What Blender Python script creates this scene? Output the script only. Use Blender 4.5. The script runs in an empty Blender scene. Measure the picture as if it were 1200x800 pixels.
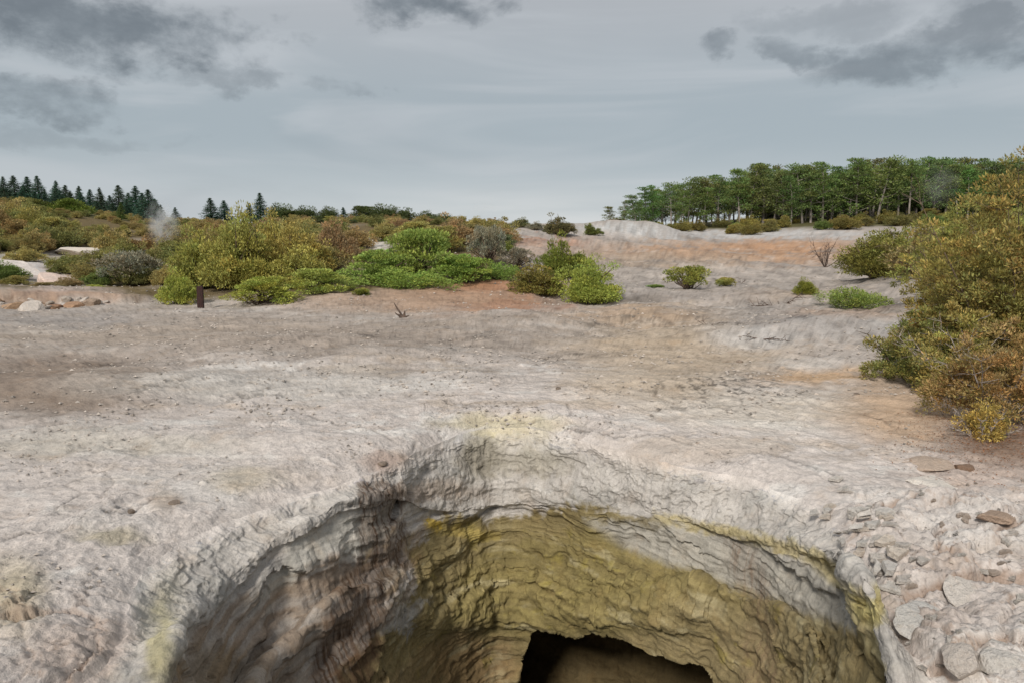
import bpy, math, random
import numpy as np
from mathutils import Vector, Matrix

# ------------------------------------------------------------------ camera, sky, sun, exposure
scene = bpy.context.scene
COL = scene.collection
W0, H0, LENS, SENSOR = 1200.0, 800.0, 26.0, 36.0
F = W0 * LENS / SENSOR                     # focal length in photograph pixels
HORIZON = 270.0
PITCH = math.atan((400.0 - HORIZON) / F)   # camera looks down by this much
CH = 3.6                                   # camera height over the sinter flat
SP, CP = math.sin(PITCH), math.cos(PITCH)

cam = bpy.data.cameras.new("camera")
cam.lens, cam.sensor_width = LENS, SENSOR
cam.clip_start, cam.clip_end = 0.05, 6000
cam_o = bpy.data.objects.new("camera", cam)
COL.objects.link(cam_o)
cam_o.location = (0, 0, CH)
cam_o.rotation_euler = (math.pi / 2 - PITCH, 0, 0)
scene.camera = cam_o
scene.view_settings.view_transform = 'Standard'
scene.view_settings.look = 'None'
scene.view_settings.gamma = 1.0
scene.view_settings.exposure = 0.0
scene.render.resolution_x, scene.render.resolution_y = 1024, 682
scene.cycles.max_bounces = 6
scene.cycles.transparent_max_bounces = 12
scene.cycles.volume_bounces = 1

SUN_EL, SUN_AZ = math.radians(39), math.radians(-158)   # azimuth from +Y towards +X
sun = bpy.data.lights.new("sun", 'SUN')
sun.energy, sun.angle, sun.color = 3.2, math.radians(12), (1.0, 0.95, 0.88)
sun_o = bpy.data.objects.new("sun", sun)
COL.objects.link(sun_o)
sdir = Vector((math.sin(SUN_AZ) * math.cos(SUN_EL), math.cos(SUN_AZ) * math.cos(SUN_EL), math.sin(SUN_EL)))
sun_o.rotation_euler = sdir.to_track_quat('Z', 'Y').to_euler()
sun_o.location = sdir * 60


def srgb(r, g, b, k=1.0):
    def f(c):
        c = c / 255.0
        return (c / 12.92 if c <= 0.04045 else ((c + 0.055) / 1.055) ** 2.4) * k
    return (f(r), f(g), f(b))


class NT:
    """small node-tree writer"""
    def __init__(s, tree):
        s.t = tree
        s.n = tree.nodes
        s.l = tree.links

    def new(s, typ, **kw):
        n = s.n.new(typ)
        for k, v in kw.items():
            setattr(n, k, v)
        return n

    def put(s, sock, v):
        if isinstance(v, bpy.types.NodeSocket):
            s.l.new(v, sock)
        elif isinstance(v, (tuple, list)) and len(v) == 3 and sock.type == 'RGBA':
            sock.default_value = (*v, 1)
        else:
            sock.default_value = v

    def math(s, op, a, b=0.0, c=None, clamp=False):
        n = s.new('ShaderNodeMath', operation=op, use_clamp=clamp)
        s.put(n.inputs[0], a)
        s.put(n.inputs[1], b)
        if c is not None:
            s.put(n.inputs[2], c)
        return n.outputs[0]

    def mix(s, f, a, b, blend='MIX'):
        n = s.new('ShaderNodeMix', data_type='RGBA', blend_type=blend)
        s.put(n.inputs[0], f)
        s.put(n.inputs[6], a)
        s.put(n.inputs[7], b)
        return n.outputs[2]

    def ramp(s, v, lo, hi, a=0.0, b=1.0, smooth=True):
        n = s.new('ShaderNodeMapRange', interpolation_type='SMOOTHSTEP' if smooth else 'LINEAR')
        s.put(n.inputs[0], v)
        n.inputs[1].default_value, n.inputs[2].default_value = lo, hi
        n.inputs[3].default_value, n.inputs[4].default_value = a, b
        return n.outputs[0]

    def noise(s, vec, scale, detail=4, rough=0.55, dist=0.0, out=0):
        n = s.new('ShaderNodeTexNoise')
        s.put(n.inputs['Vector'], vec)
        n.inputs['Scale'].default_value = scale
        n.inputs['Detail'].default_value = detail
        n.inputs['Roughness'].default_value = rough
        n.inputs['Distortion'].default_value = dist
        return n.outputs[out]

    def xyz(s, x, y, z):
        n = s.new('ShaderNodeCombineXYZ')
        for i, v in enumerate((x, y, z)):
            s.put(n.inputs[i], v)
        return n.outputs[0]


world = bpy.data.worlds.new("World")
scene.world = world
world.use_nodes = True
world.node_tree.nodes.clear()


def build_sky():
    k = NT(world.node_tree)
    out = k.new('ShaderNodeOutputWorld')
    bg_sky, bg_cloud = k.new('ShaderNodeBackground'), k.new('ShaderNodeBackground')
    mixs = k.new('ShaderNodeMixShader')
    sky = k.new('ShaderNodeTexSky', sky_type='NISHITA', sun_disc=False)
    sky.sun_elevation, sky.sun_rotation = SUN_EL, SUN_AZ
    k.l.new(sky.outputs[0], bg_sky.inputs[0])
    bg_sky.inputs[1].default_value = 0.06
    tc = k.new('ShaderNodeTexCoord').outputs['Generated']
    sep = k.new('ShaderNodeSeparateXYZ')
    k.l.new(tc, sep.inputs[0])
    x, y, z = sep.outputs
    el = k.math('ARCSINE', z)
    az = k.math('ARCTAN2', x, y)
    zz = k.math('ADD', k.math('MAXIMUM', z, 0.0), 0.16)
    px, py = k.math('DIVIDE', x, zz), k.math('DIVIDE', y, zz)
    plane = k.xyz(px, py, 0.0)
    # soft stratus texture on a flat layer overhead
    st = k.noise(plane, 0.55, 5, 0.5, 0.6)
    st2 = k.noise(k.xyz(k.math('MULTIPLY', az, 1.3), k.math('MULTIPLY', el, 9.0), 0.0), 1.6, 4, 0.5, 0.8)
    base = k.mix(k.ramp(el, -0.02, 0.30), srgb(191, 200, 205), srgb(182, 186, 191))
    mid = k.math('MULTIPLY', k.ramp(el, 0.03, 0.12), k.ramp(el, 0.30, 0.13))
    base = k.mix(k.math('MULTIPLY', mid, 0.75), base, srgb(163, 176, 184))
    base = k.mix(k.ramp(st2, 0.42, 0.66, 0.0, 0.60), base, srgb(197, 202, 207))
    base = k.mix(k.ramp(st, 0.45, 0.80, 0.0, 0.45), base, srgb(154, 163, 170))
    # the brighter strip low over the gap in the trees
    gl = k.math('MULTIPLY', k.ramp(el, 0.075, 0.0), k.ramp(k.math('ABSOLUTE', k.math('SUBTRACT', az, 0.06)), 0.5, 0.02))
    base = k.mix(k.math('MULTIPLY', gl, k.ramp(st2, 0.3, 0.6, 0.35, 0.9)), base, srgb(222, 224, 224))
    # dark ragged fracto clouds: blobs of direction space with torn edges
    wv = k.xyz(k.math('MULTIPLY', az, 1.0), k.math('MULTIPLY', el, 1.5), 0.3)
    w1 = k.noise(wv, 13.0, 10, 0.62, 0.1)
    w2 = k.noise(wv, 4.6, 3, 0.5, 0.1)
    wq = k.new('ShaderNodeTexNoise')
    k.l.new(wv, wq.inputs['Vector'])
    wq.inputs['Scale'].default_value, wq.inputs['Detail'].default_value, wq.inputs['Roughness'].default_value = 6.5, 7, .6
    wsep = k.new('ShaderNodeSeparateColor')
    k.l.new(wq.outputs['Color'], wsep.inputs[0])
    azw = k.math('ADD', az, k.math('MULTIPLY', k.math('SUBTRACT', wsep.outputs[0], .5), .20))
    elw = k.math('ADD', el, k.math('MULTIPLY', k.math('SUBTRACT', wsep.outputs[1], .5), .13))
    tear = k.math('ADD', k.math('MULTIPLY', k.math('SUBTRACT', w1, 0.5), 4.0), k.math('MULTIPLY', k.math('SUBTRACT', w2, 0.5), 2.2))
    total = None
    blobs = [  # px, py, half width, half height (photograph pixels), depth of tone
        (130, 30, 140, 38, 1.0), (20, 16, 110, 28, .8), (45, 114, 85, 16, .7), (262, 88, 60, 13, .55), (222, 42, 58, 24, .85),
        (485, 8, 85, 24, 1.0), (540, 18, 30, 18, .7), (842, 58, 30, 14, .7), (932, 60, 36, 14, .65), (1035, 78, 74, 22, .75),
        (1135, 46, 105, 24, .8), (1190, 20, 70, 26, .6), (980, 22, 80, 14, .35), (395, 100, 34, 8, .35), (60, 155, 130, 12, .3)]
    for bx, by, hw, hh, tone in blobs:
        u, v = (bx - 600) / F, (400 - by) / F
        dx, dy, dz = u, CP + v * SP, -SP + v * CP
        L = math.sqrt(dx * dx + dy * dy + dz * dz)
        a0, e0 = math.atan2(dx, dy), math.asin(dz / L)
        q = k.math('ADD', k.math('POWER', k.math('DIVIDE', k.math('SUBTRACT', azw, a0), hw / F * 0.95), 2.0),
                   k.math('POWER', k.math('DIVIDE', k.math('SUBTRACT', elw, e0), hh / F * 0.97), 2.0))
        m = k.ramp(k.math('ADD', q, tear), 1.6, -0.15, 0.0, tone)
        total = m if total is None else k.math('MAXIMUM', total, m)
    # the same kind of cloud over the rest of the sky
    rest = k.noise(plane, 0.9, 6, 0.55, 0.4)
    outf = k.math('MULTIPLY', k.ramp(rest, 0.56, 0.72, 0.0, 0.8), k.ramp(el, 0.42, 0.55))
    total = k.math('MAXIMUM', total, outf)
    tone = k.mix(k.ramp(w1, 0.35, 0.7), srgb(104, 113, 121), srgb(134, 143, 150))
    colr = k.mix(k.math('MULTIPLY', total, 0.85), base, tone)
    k.l.new(colr, bg_cloud.inputs[0])
    bg_cloud.inputs[1].default_value = 1.0
    mixs.inputs[0].default_value = 0.93
    k.l.new(bg_sky.outputs[0], mixs.inputs[1])
    k.l.new(bg_cloud.outputs[0], mixs.inputs[2])
    k.l.new(mixs.outputs[0], out.inputs[0])


build_sky()

# ------------------------------------------------------------------ small maths
rng = np.random.default_rng(7)
PERM = np.random.default_rng(11).permutation(256).astype(np.int32)
PERM = np.concatenate([PERM, PERM, PERM[:2]])
_g = np.random.default_rng(5).normal(size=(256, 3))
GRAD = (_g / np.linalg.norm(_g, axis=1)[:, None]).astype(np.float32)


def perlin(x, y, z):
    x, y, z = (np.asarray(a, np.float32) for a in (x, y, z))
    xi, yi, zi = np.floor(x).astype(np.int32), np.floor(y).astype(np.int32), np.floor(z).astype(np.int32)
    fx, fy, fz = x - xi, y - yi, z - zi
    u, v, w = (f * f * f * (f * (f * 6 - 15) + 10) for f in (fx, fy, fz))
    xi, yi, zi = xi & 255, yi & 255, zi & 255
    res = 0
    for dx in (0, 1):
        hx = PERM[xi + dx]
        wx = u if dx else 1 - u
        for dy in (0, 1):
            hy = PERM[hx + yi + dy]
            wy = wx * (v if dy else 1 - v)
            for dz in (0, 1):
                g = GRAD[PERM[hy + zi + dz] & 255]
                d = g[..., 0] * (fx - dx) + g[..., 1] * (fy - dy) + g[..., 2] * (fz - dz)
                res = res + wy * (w if dz else 1 - w) * d
    return res * 1.6      # roughly -1..1


def fbm(x, y, z, octv=4, gain=0.5, off=0.0, ridge=False):
    s, a, f, tot = 0, 1.0, 1.0, 0.0
    for i in range(octv):
        n = perlin(x * f + 17.3 * i + off, y * f - 9.1 * i + off, z * f + 4.7 * i)
        if ridge:
            n = 1 - 2 * np.abs(n)
        s = s + a * n
        tot += a
        a *= gain
        f *= 2.03
    return s / tot


def worley2(x, y, seed=0):
    """distance to the nearest and second nearest jittered cell point"""
    xi, yi = np.floor(x).astype(np.int64), np.floor(y).astype(np.int64)
    f1 = np.full(x.shape, 9.0, np.float32)
    f2 = f1.copy()
    cid, ox, oy = (np.zeros(x.shape, np.float32) for _ in range(3))
    for dx in (-1, 0, 1):
        for dy in (-1, 0, 1):
            cx, cy = xi + dx, yi + dy
            h = PERM[(PERM[(cx + seed) & 255] + cy) & 255].astype(np.float32)
            h2 = PERM[(PERM[(cy + seed * 3) & 255] + cx + 71) & 255].astype(np.float32)
            ex, ey = x - (cx + 0.1 + 0.8 * h / 255), y - (cy + 0.1 + 0.8 * h2 / 255)
            d = np.hypot(ex, ey).astype(np.float32)
            idv = ((h * 7 + h2 * 13) % 255) / 255
            near = d < f1
            f2 = np.where(near, f1, np.minimum(f2, d))
            cid, ox, oy = np.where(near, idv, cid), np.where(near, ex, ox), np.where(near, ey, oy)
            f1 = np.where(near, d, f1)
    return f1, f2, cid, ox, oy


def sstep(a, b, x):
    t = np.clip((x - a) / (b - a), 0, 1)
    return t * t * (3 - 2 * t)


def pt(px, py, depth):
    """world point on the sight line of a photograph pixel at a distance along +Y"""
    u, v = (px - 600) / F, (400 - py) / F
    s = depth / (CP + v * SP)
    return np.array([u * s, depth, CH + s * (v * CP - SP)])


def on_plane(px, py, z=0.0):
    u, v = (px - 600) / F, (400 - py) / F
    s = (z - CH) / (v * CP - SP)
    return np.array([u * s, s * (CP + v * SP), z])


def project(x, y, z):
    dz = z - CH
    fwd = np.maximum(y * CP - dz * SP, 0.05)
    up = y * SP + dz * CP
    return 600 + F * x / fwd, 400 - F * up / fwd


# ------------------------------------------------------------------ the lie of the land
CTRL = [  # photograph pixel, distance, so that the ground passes there
    (0, 255, 92), (0, 236, 150), (60, 258, 92), (120, 272, 90), (200, 282, 88), (20, 312, 55), (100, 301, 70), (150, 318, 55), (60, 345, 40),
    (200, 263, 150), (300, 262, 150), (300, 290, 80), (300, 322, 50), (350, 262, 110), (440, 290, 65), (450, 327, 44), (460, 262, 105),
    (560, 264, 100), (600, 330, 45), (640, 288, 70), (640, 268, 92), (700, 303, 72), (690, 270, 90), (730, 263, 104), (690, 347, 39),
    (770, 268, 104), (780, 318, 58), (850, 272, 112), (850, 282, 95), (850, 311, 65), (850, 345, 42), (920, 266, 118), (960, 277, 95), (970, 304, 70),
    (980, 330, 48), (1000, 362, 32), (950, 412, 22), (1040, 325, 54), (1060, 290, 75), (1100, 262, 115), (1150, 300, 50), (1180, 345, 26),
    (780, 380, 28), (1000, 250, 160), (850, 258, 160), (700, 276, 160), (500, 268, 160)]
_c = [pt(*c) for c in CTRL]
for a in (-60, -35, -15, 0, 15, 35, 60):
    for d in (4, 7, 11, 16, 23):
        _c.append(np.array([d * math.sin(math.radians(a)), d * math.cos(math.radians(a)), 0.0]))
for a in (-60, -45, 45, 60):
    for d, z in ((34, 0.4), (60, 1.6), (100, 4.0), (160, 5.0)):
        _c.append(np.array([d * math.sin(math.radians(a)), d * math.cos(math.radians(a)), z]))
for a in (-60, -30, -10, 10, 30, 60):
    for d in (300, 700, 1800):
        _c.append(np.array([d * math.sin(math.radians(a)), d * math.cos(math.radians(a)), 3.0]))
_c = np.array(_c)


def _q(x, y):
    az = np.clip(np.arctan2(x, y), -math.radians(62), math.radians(62))
    return np.stack([az * 2.0, np.log(np.clip(np.hypot(x, y), 4, 1800))], -1)


_cq = _q(_c[:, 0], _c[:, 1])


def _phi(d2):
    return 0.5 * d2 * np.log(d2 + 1e-9)


_n = len(_c)
_A = np.zeros((_n + 3, _n + 3))
_d2 = ((_cq[:, None] - _cq[None]) ** 2).sum(-1)
_A[:_n, :_n] = _phi(_d2) + np.eye(_n) * 0.006
_A[:_n, _n] = 1
_A[:_n, _n + 1:] = _cq
_A[_n:, :_n] = _A[:_n, _n:].T
_sol = np.linalg.solve(_A, np.concatenate([_c[:, 2], np.zeros(3)]))


BUMPS = [(960, 0, 25, 4.5, 2.4, .55), (850, 0, 29, 4, 2.5, .35), (690, 0, 35.5, 5, 1.6, -.45), (800, 0, 38, 6, 2, -.3), (330, 0, 22, 5, 2.5, .25),
         (100, 0, 17, 3.5, 1.6, .2), (60, 0, 21, 5, 1.8, -.2), (560, 0, 27, 4, 3, .28), (740, 0, 96, 7, 4, 1.1), (860, 0, 60, 7, 4, .5), (780, 0, 74, 6, 4, .5),
         (700, 0, 60, 6, 4, .5), (520, 0, 17.5, 2.5, .9, .12), (760, 0, 17, 2.4, .9, .12), (250, 0, 12.5, 2.2, .6, .14), (1000, 0, 19.3, 3, .7, -.12)]


def land(x, y):
    sh = np.shape(x)
    x, y = np.ravel(x).astype(float), np.ravel(y).astype(float)
    out = np.empty(len(x))
    for i in range(0, len(x), 60000):
        q = _q(x[i:i + 60000], y[i:i + 60000])
        d2 = ((q[:, None, 0] - _cq[None, :, 0]) ** 2 + (q[:, None, 1] - _cq[None, :, 1]) ** 2)
        out[i:i + 60000] = _phi(d2) @ _sol[:_n] + _sol[_n] + q @ _sol[_n + 1:]
    ang = np.abs(np.arctan2(x, y))
    out *= 1 - sstep(math.radians(75), math.radians(130), ang)
    d = np.hypot(x, y)
    out += 1.9 * (1 - sstep(0.6, 3.6, d)) * (1 - sstep(1.0, 3.2, y))      # mound the viewer stands on
    out += 0.16 * sstep(9, 20, d) * fbm(x / 6.0, y / 6.0, 0 * x + 3.3, 3) * (1 - sstep(120, 300, d))
    for bx, by, d, rx, ry, hh in BUMPS:
        x0 = (bx - 600) / F * d
        out += hh * np.exp(-(((x - x0) / rx) ** 2 + ((y - d) / ry) ** 2) ** 1.5)
    wl = x + .35 * np.sin(x * 1.3) + .2 * np.sin(x * 3.1)
    edge_y = 36.0 + .25 * np.sin(x * .9) + .15 * np.sin(x * 2.7)
    out += .42 * sstep(0, .35, y - edge_y) * (1 - sstep(2, 10, y - edge_y)) * (1 - sstep(-19.0, -17.2, wl)) * (y > 30)
    return out.reshape(sh)


# crater outline: rim seen in the photograph, closed on the viewer's side
CX, CY = 0.25, 8.3
RIM_Z = -0.22
RIM = [(138, 800), (146, 732), (168, 664), (238, 626), (330, 588), (420, 562), (480, 538), (525, 512), (590, 498), (640, 505), (700, 524), (760, 540),
       (850, 556), (920, 577), (972, 612), (1000, 655), (1022, 700), (1048, 745), (1072, 800)]
EDGE = [(192, 800), (212, 762), (245, 720), (300, 668), (350, 626), (400, 600), (460, 580), (520, 600), (600, 592), (680, 589), (760, 602), (860, 628),
        (950, 650), (985, 672), (1010, 702), (1033, 750), (1047, 800)]
PHI = np.radians(np.arange(0, 360, 0.125))


def ring(phis, vals, sigma=2.5):
    o = np.argsort(phis)
    r = np.interp(PHI, np.array(phis)[o], np.array(vals)[o], period=2 * math.pi)
    k = np.arange(-160, 161)
    g = np.exp(-0.5 * (k * 0.125 / sigma) ** 2)
    g /= g.sum()
    return np.convolve(np.concatenate([r[-160:], r, r[:160]]), g, 'valid')


rp = [on_plane(x, y, RIM_Z)[:2] for x, y in RIM] + [(4.0, 4.6), (2.6, 3.7), (0.2, 3.3), (-2.4, 3.6), (-4.2, 4.5)]
rp = np.array(rp) - (CX, CY)
R_A = ring(np.arctan2(rp[:, 1], rp[:, 0]) % (2 * math.pi), np.hypot(rp[:, 0], rp[:, 1]), 3.5)


def rim_r(phi):
    return np.interp(phi % (2 * math.pi), PHI, R_A, period=2 * math.pi)


eb, er, ez = [], [], []
for (x, y) in EDGE:
    u, v = (x - 600) / F, (400 - y) / F
    s = np.linspace(4, 18, 3000)
    X, Y, Z = u * s, s * (CP + v * SP), CH + s * (v * CP - SP)
    ph = np.arctan2(Y - CY, X - CX)
    rr = np.hypot(X - CX, Y - CY)
    inset = 0.35 + 0.25 * sstep(560, 300, np.full(1, float(x)))[0] + 0.1 * sstep(950, 1040, np.full(1, float(x)))[0]
    inside = rr < rim_r(ph) - inset
    idx = np.nonzero(inside)[0]
    if len(idx) == 0:
        continue
    i = idx[-1]
    eb.append(ph[i] % (2 * math.pi)); er.append(rr[i]); ez.append(Z[i])
for deg, z in ((-125, -1.9), (-90, -1.9), (-60, -1.9)):
    p = math.radians(deg) % (2 * math.pi)
    eb.append(p); er.append(rim_r(np.array([p]))[0] - 0.4); ez.append(z)
R_B, Z_B = ring(eb, er, 4.0), ring(eb, ez, 4.0)
print("edge", [(round(math.degrees(a)), round(b, 2), round(c, 2)) for a, b, c in zip(eb, er, ez)])

# uneven columns: close together where the camera looks
dens = np.interp(np.degrees(PHI), [0, 35, 45, 135, 145, 212, 225, 315, 330, 360], [1.25, 1.25, 2.2, 2.2, 1.25, 1.25, .3, .3, 1.25, 1.25])
NPHI = 1290
cum = np.concatenate([[0], np.cumsum(dens)])
phis = np.interp(np.linspace(0, cum[-1], NPHI + 1)[:-1], cum, np.radians(np.arange(0, 360.01, 0.125)))
at = lambda arr: np.interp(phis, PHI, arr, period=2 * math.pi)
ra, rb, zb = at(R_A), at(R_B), at(Z_B)
_cx, _cy = np.cos(phis) * 4.5, np.sin(phis) * 4.5
_ir = fbm(_cx / 1.0, _cy / 1.0, 0 * _cx + 5, 4, .55)
ra = ra + .16 * _ir + .05 * fbm(_cx / .22, _cy / .22, 0 * _cx + 35, 3, .6)
rb = rb + .10 * fbm(_cx / .7, _cy / .7, 0 * _cx + 15, 4, .6)
zb = zb + .10 * fbm(_cx / .9, _cy / .9, 0 * _cx + 25, 3, .6)
phd = np.degrees(phis)
cosp, sinp = np.cos(phis), np.sin(phis)


def bell(d, c, w):
    t = (np.asarray(d) - c + 180) % 360 - 180
    return np.exp(-(t / w) ** 2)


# wall section rows, from the rim down to the floor (radius, height) for every column
ledge = bell(phd, 84, 42)                 # lumpy ledge at the back
leftw = sstep(104, 172, phd) * (1 - sstep(235, 260, phd))   # brown banded side
ycol = np.maximum(CY + rb * sinp, 9.6)


def zrow(py, gap):
    return np.minimum(CH - ycol * math.tan(PITCH + math.atan((py - 400) / F)), zb - gap)


za = land(CX + ra * cosp, CY + ra * sinp) + RIM_Z
ROWS = [(ra, za),
        (ra * .45 + rb * .55 + .05, za * .62 + zb * .38),
        (rb + .02, zb + .16),
        (rb, zb),
        (rb + .05, zb - .10),
        (rb + .05 - .06 * leftw, zb - .38),
        (rb - .04 - .16 * leftw, zb * .5 - 1.35),
        (rb - .20 - .34 * leftw, zrow(676, .8)),
        (rb - .24 * ledge - .28 - .30 * leftw, zrow(712, 1.25)),
        (rb - .12 * ledge - .26 - .40 * leftw, zrow(740, 1.75)),
        (rb - .46 - .5 * leftw, zrow(790, 2.6)),
        (rb - .9, -6.2 + 0 * zb),
        (rb * .4, -6.5 + 0 * zb),
        (rb * .02, -6.5 + 0 * zb)]
NSEG = [70, 38, 12, 22, 26, 36, 56, 24, 22, 44, 34, 10, 6]
rows_r, rows_z, rows_v = [], [], []
K = len(ROWS)
for i in range(K - 1):
    p = [ROWS[max(i - 1, 0)], ROWS[i], ROWS[i + 1], ROWS[min(i + 2, K - 1)]]
    for j in range(NSEG[i]):
        t = j / NSEG[i]
        tens = 0.42
        h00, h10, h01, h11 = 2*t**3 - 3*t*t + 1, t**3 - 2*t*t + t, -2*t**3 + 3*t*t, t**3 - t*t
        r = h00 * p[1][0] + h10 * tens * (p[2][0] - p[0][0]) + h01 * p[2][0] + h11 * tens * (p[3][0] - p[1][0])
        z = h00 * p[1][1] + h10 * tens * (p[2][1] - p[0][1]) + h01 * p[2][1] + h11 * tens * (p[3][1] - p[1][1])
        rows_r.append(r); rows_z.append(z); rows_v.append(i + t)
rows_r.append(ROWS[-1][0]); rows_z.append(ROWS[-1][1]); rows_v.append(K - 1.0)
WR, WZ = np.array(rows_r), np.array(rows_z)
WV = np.array(rows_v)[:, None] + 0 * WR
# the cave mouth low in the back wall
xw = CX + WR * cosp
def arch(x):
    x0, x1 = 0.02, 3.45
    t = np.clip((x - x0) / (x1 - x0), 0.001, .999)
    return -3.98 + 1.12 * t - 0.25 * np.abs(2 * t - 1.0) ** 2.4 - 1.1 * sstep(.84, 1, t) - 1.0 * sstep(.12, 0, t)
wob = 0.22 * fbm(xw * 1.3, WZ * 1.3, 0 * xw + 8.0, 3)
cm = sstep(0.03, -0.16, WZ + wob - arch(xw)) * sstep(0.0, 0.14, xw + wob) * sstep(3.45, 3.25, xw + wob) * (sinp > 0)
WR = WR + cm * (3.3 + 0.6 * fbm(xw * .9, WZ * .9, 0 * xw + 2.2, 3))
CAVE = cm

# ground rows, from the rim outwards
svals = [0.0]
ds = 0.019
while svals[-1] < 2.3:
    svals.append(svals[-1] + ds)
while svals[-1] < 1800:
    ds *= 1.026 if svals[-1] < 70 else 1.06
    svals.append(svals[-1] + ds)
S = np.array(svals)
GX = CX + (ra[None] + S[:, None]) * cosp
GY = CY + (ra[None] + S[:, None]) * sinp
GS = S[:, None] + 0 * GX


def ground_z(x, y):
    x, y = np.asarray(x, float), np.asarray(y, float)
    r = np.hypot(x - CX, y - CY)
    s = np.clip(r - rim_r(np.arctan2(y - CY, x - CX)), 0, None)
    return land(x, y) + RIM_Z * np.clip(1 - s / .9, 0, 1) ** 2


def gz(x, y):
    return float(ground_z(np.array([x]), np.array([y]))[0])


GZ = ground_z(GX, GY)
print("grid", GX.shape, WR.shape)


def mesh_np(name, V, Fq, cols=None, smooth=True):
    me = bpy.data.meshes.new(name)
    V = np.ascontiguousarray(V, np.float32)
    Fq = np.ascontiguousarray(Fq, np.int32)
    n, k = Fq.shape
    me.vertices.add(len(V))
    me.vertices.foreach_set('co', V.ravel())
    me.loops.add(n * k)
    me.loops.foreach_set('vertex_index', Fq.ravel())
    me.polygons.add(n)
    me.polygons.foreach_set('loop_start', np.arange(0, n * k, k, dtype=np.int32))
    me.polygons.foreach_set('use_smooth', np.full(n, smooth))
    if cols is not None:
        a = me.color_attributes.new('tone', 'FLOAT_COLOR', 'POINT')
        c = np.ones((len(V), 4), np.float32)
        c[:, :cols.shape[1]] = cols
        a.data.foreach_set('color', c.ravel())
    me.update(calc_edges=True)
    me.validate()
    return me


def grid_faces(nr, nc):
    i = np.arange(nr - 1)[:, None] * nc
    j = np.arange(nc)[None]
    j2 = (j + 1) % nc
    return np.stack([i + j, i + j2, i + nc + j2, i + nc + j], -1).reshape(-1, 4)


def grid_normals(X, Y, Z):
    P = np.stack([X, Y, Z], -1)
    du = np.roll(P, -1, 1) - np.roll(P, 1, 1)
    dv = np.gradient(P, axis=0)
    n = np.cross(du, dv)
    n /= np.linalg.norm(n, axis=-1, keepdims=True) + 1e-9
    return n


def tag(o, label=None, cat=None, group=None, kind=None):
    if label: o['label'] = label
    if cat: o['category'] = cat
    if group: o['group'] = group
    if kind: o['kind'] = kind
    return o


def add(name, me, mat=None, parent=None):
    o = bpy.data.objects.new(name, me)
    if mat and me and not me.materials:
        me.materials.append(mat)
    COL.objects.link(o)
    o.parent = parent
    return o


def seg_dist(px, py, poly, closed=True):
    d = np.full(px.shape, 1e9, np.float32)
    ins = np.zeros(px.shape, bool)
    n = len(poly)
    for i in range(n if closed else n - 1):
        (x1, y1), (x2, y2) = poly[i], poly[(i + 1) % n]
        ex, ey = x2 - x1, y2 - y1
        t = np.clip(((px - x1) * ex + (py - y1) * ey) / (ex * ex + ey * ey + 1e-9), 0, 1)
        d = np.minimum(d, np.hypot(px - x1 - t * ex, py - y1 - t * ey))
        if closed:
            c = ((y1 > py) != (y2 > py)) & (px < ex * (py - y1) / (ey + 1e-12 * (ey == 0)) + x1)
            ins ^= c
    return np.where(ins, -d, d) if closed else d


KA = 1.05   # photograph colour to base colour


def paint(col, mask, rgb):
    c = np.array(srgb(*rgb, KA), np.float32)
    col += mask[..., None] * (c - col)


# ------------------------------------------------------------------ ground relief and mineral colours
def terr(n, k, sharp=.72):
    q = n * k
    f = np.floor(q)
    return (f + sstep(sharp, 1, q - f)) / k, q - f


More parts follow.
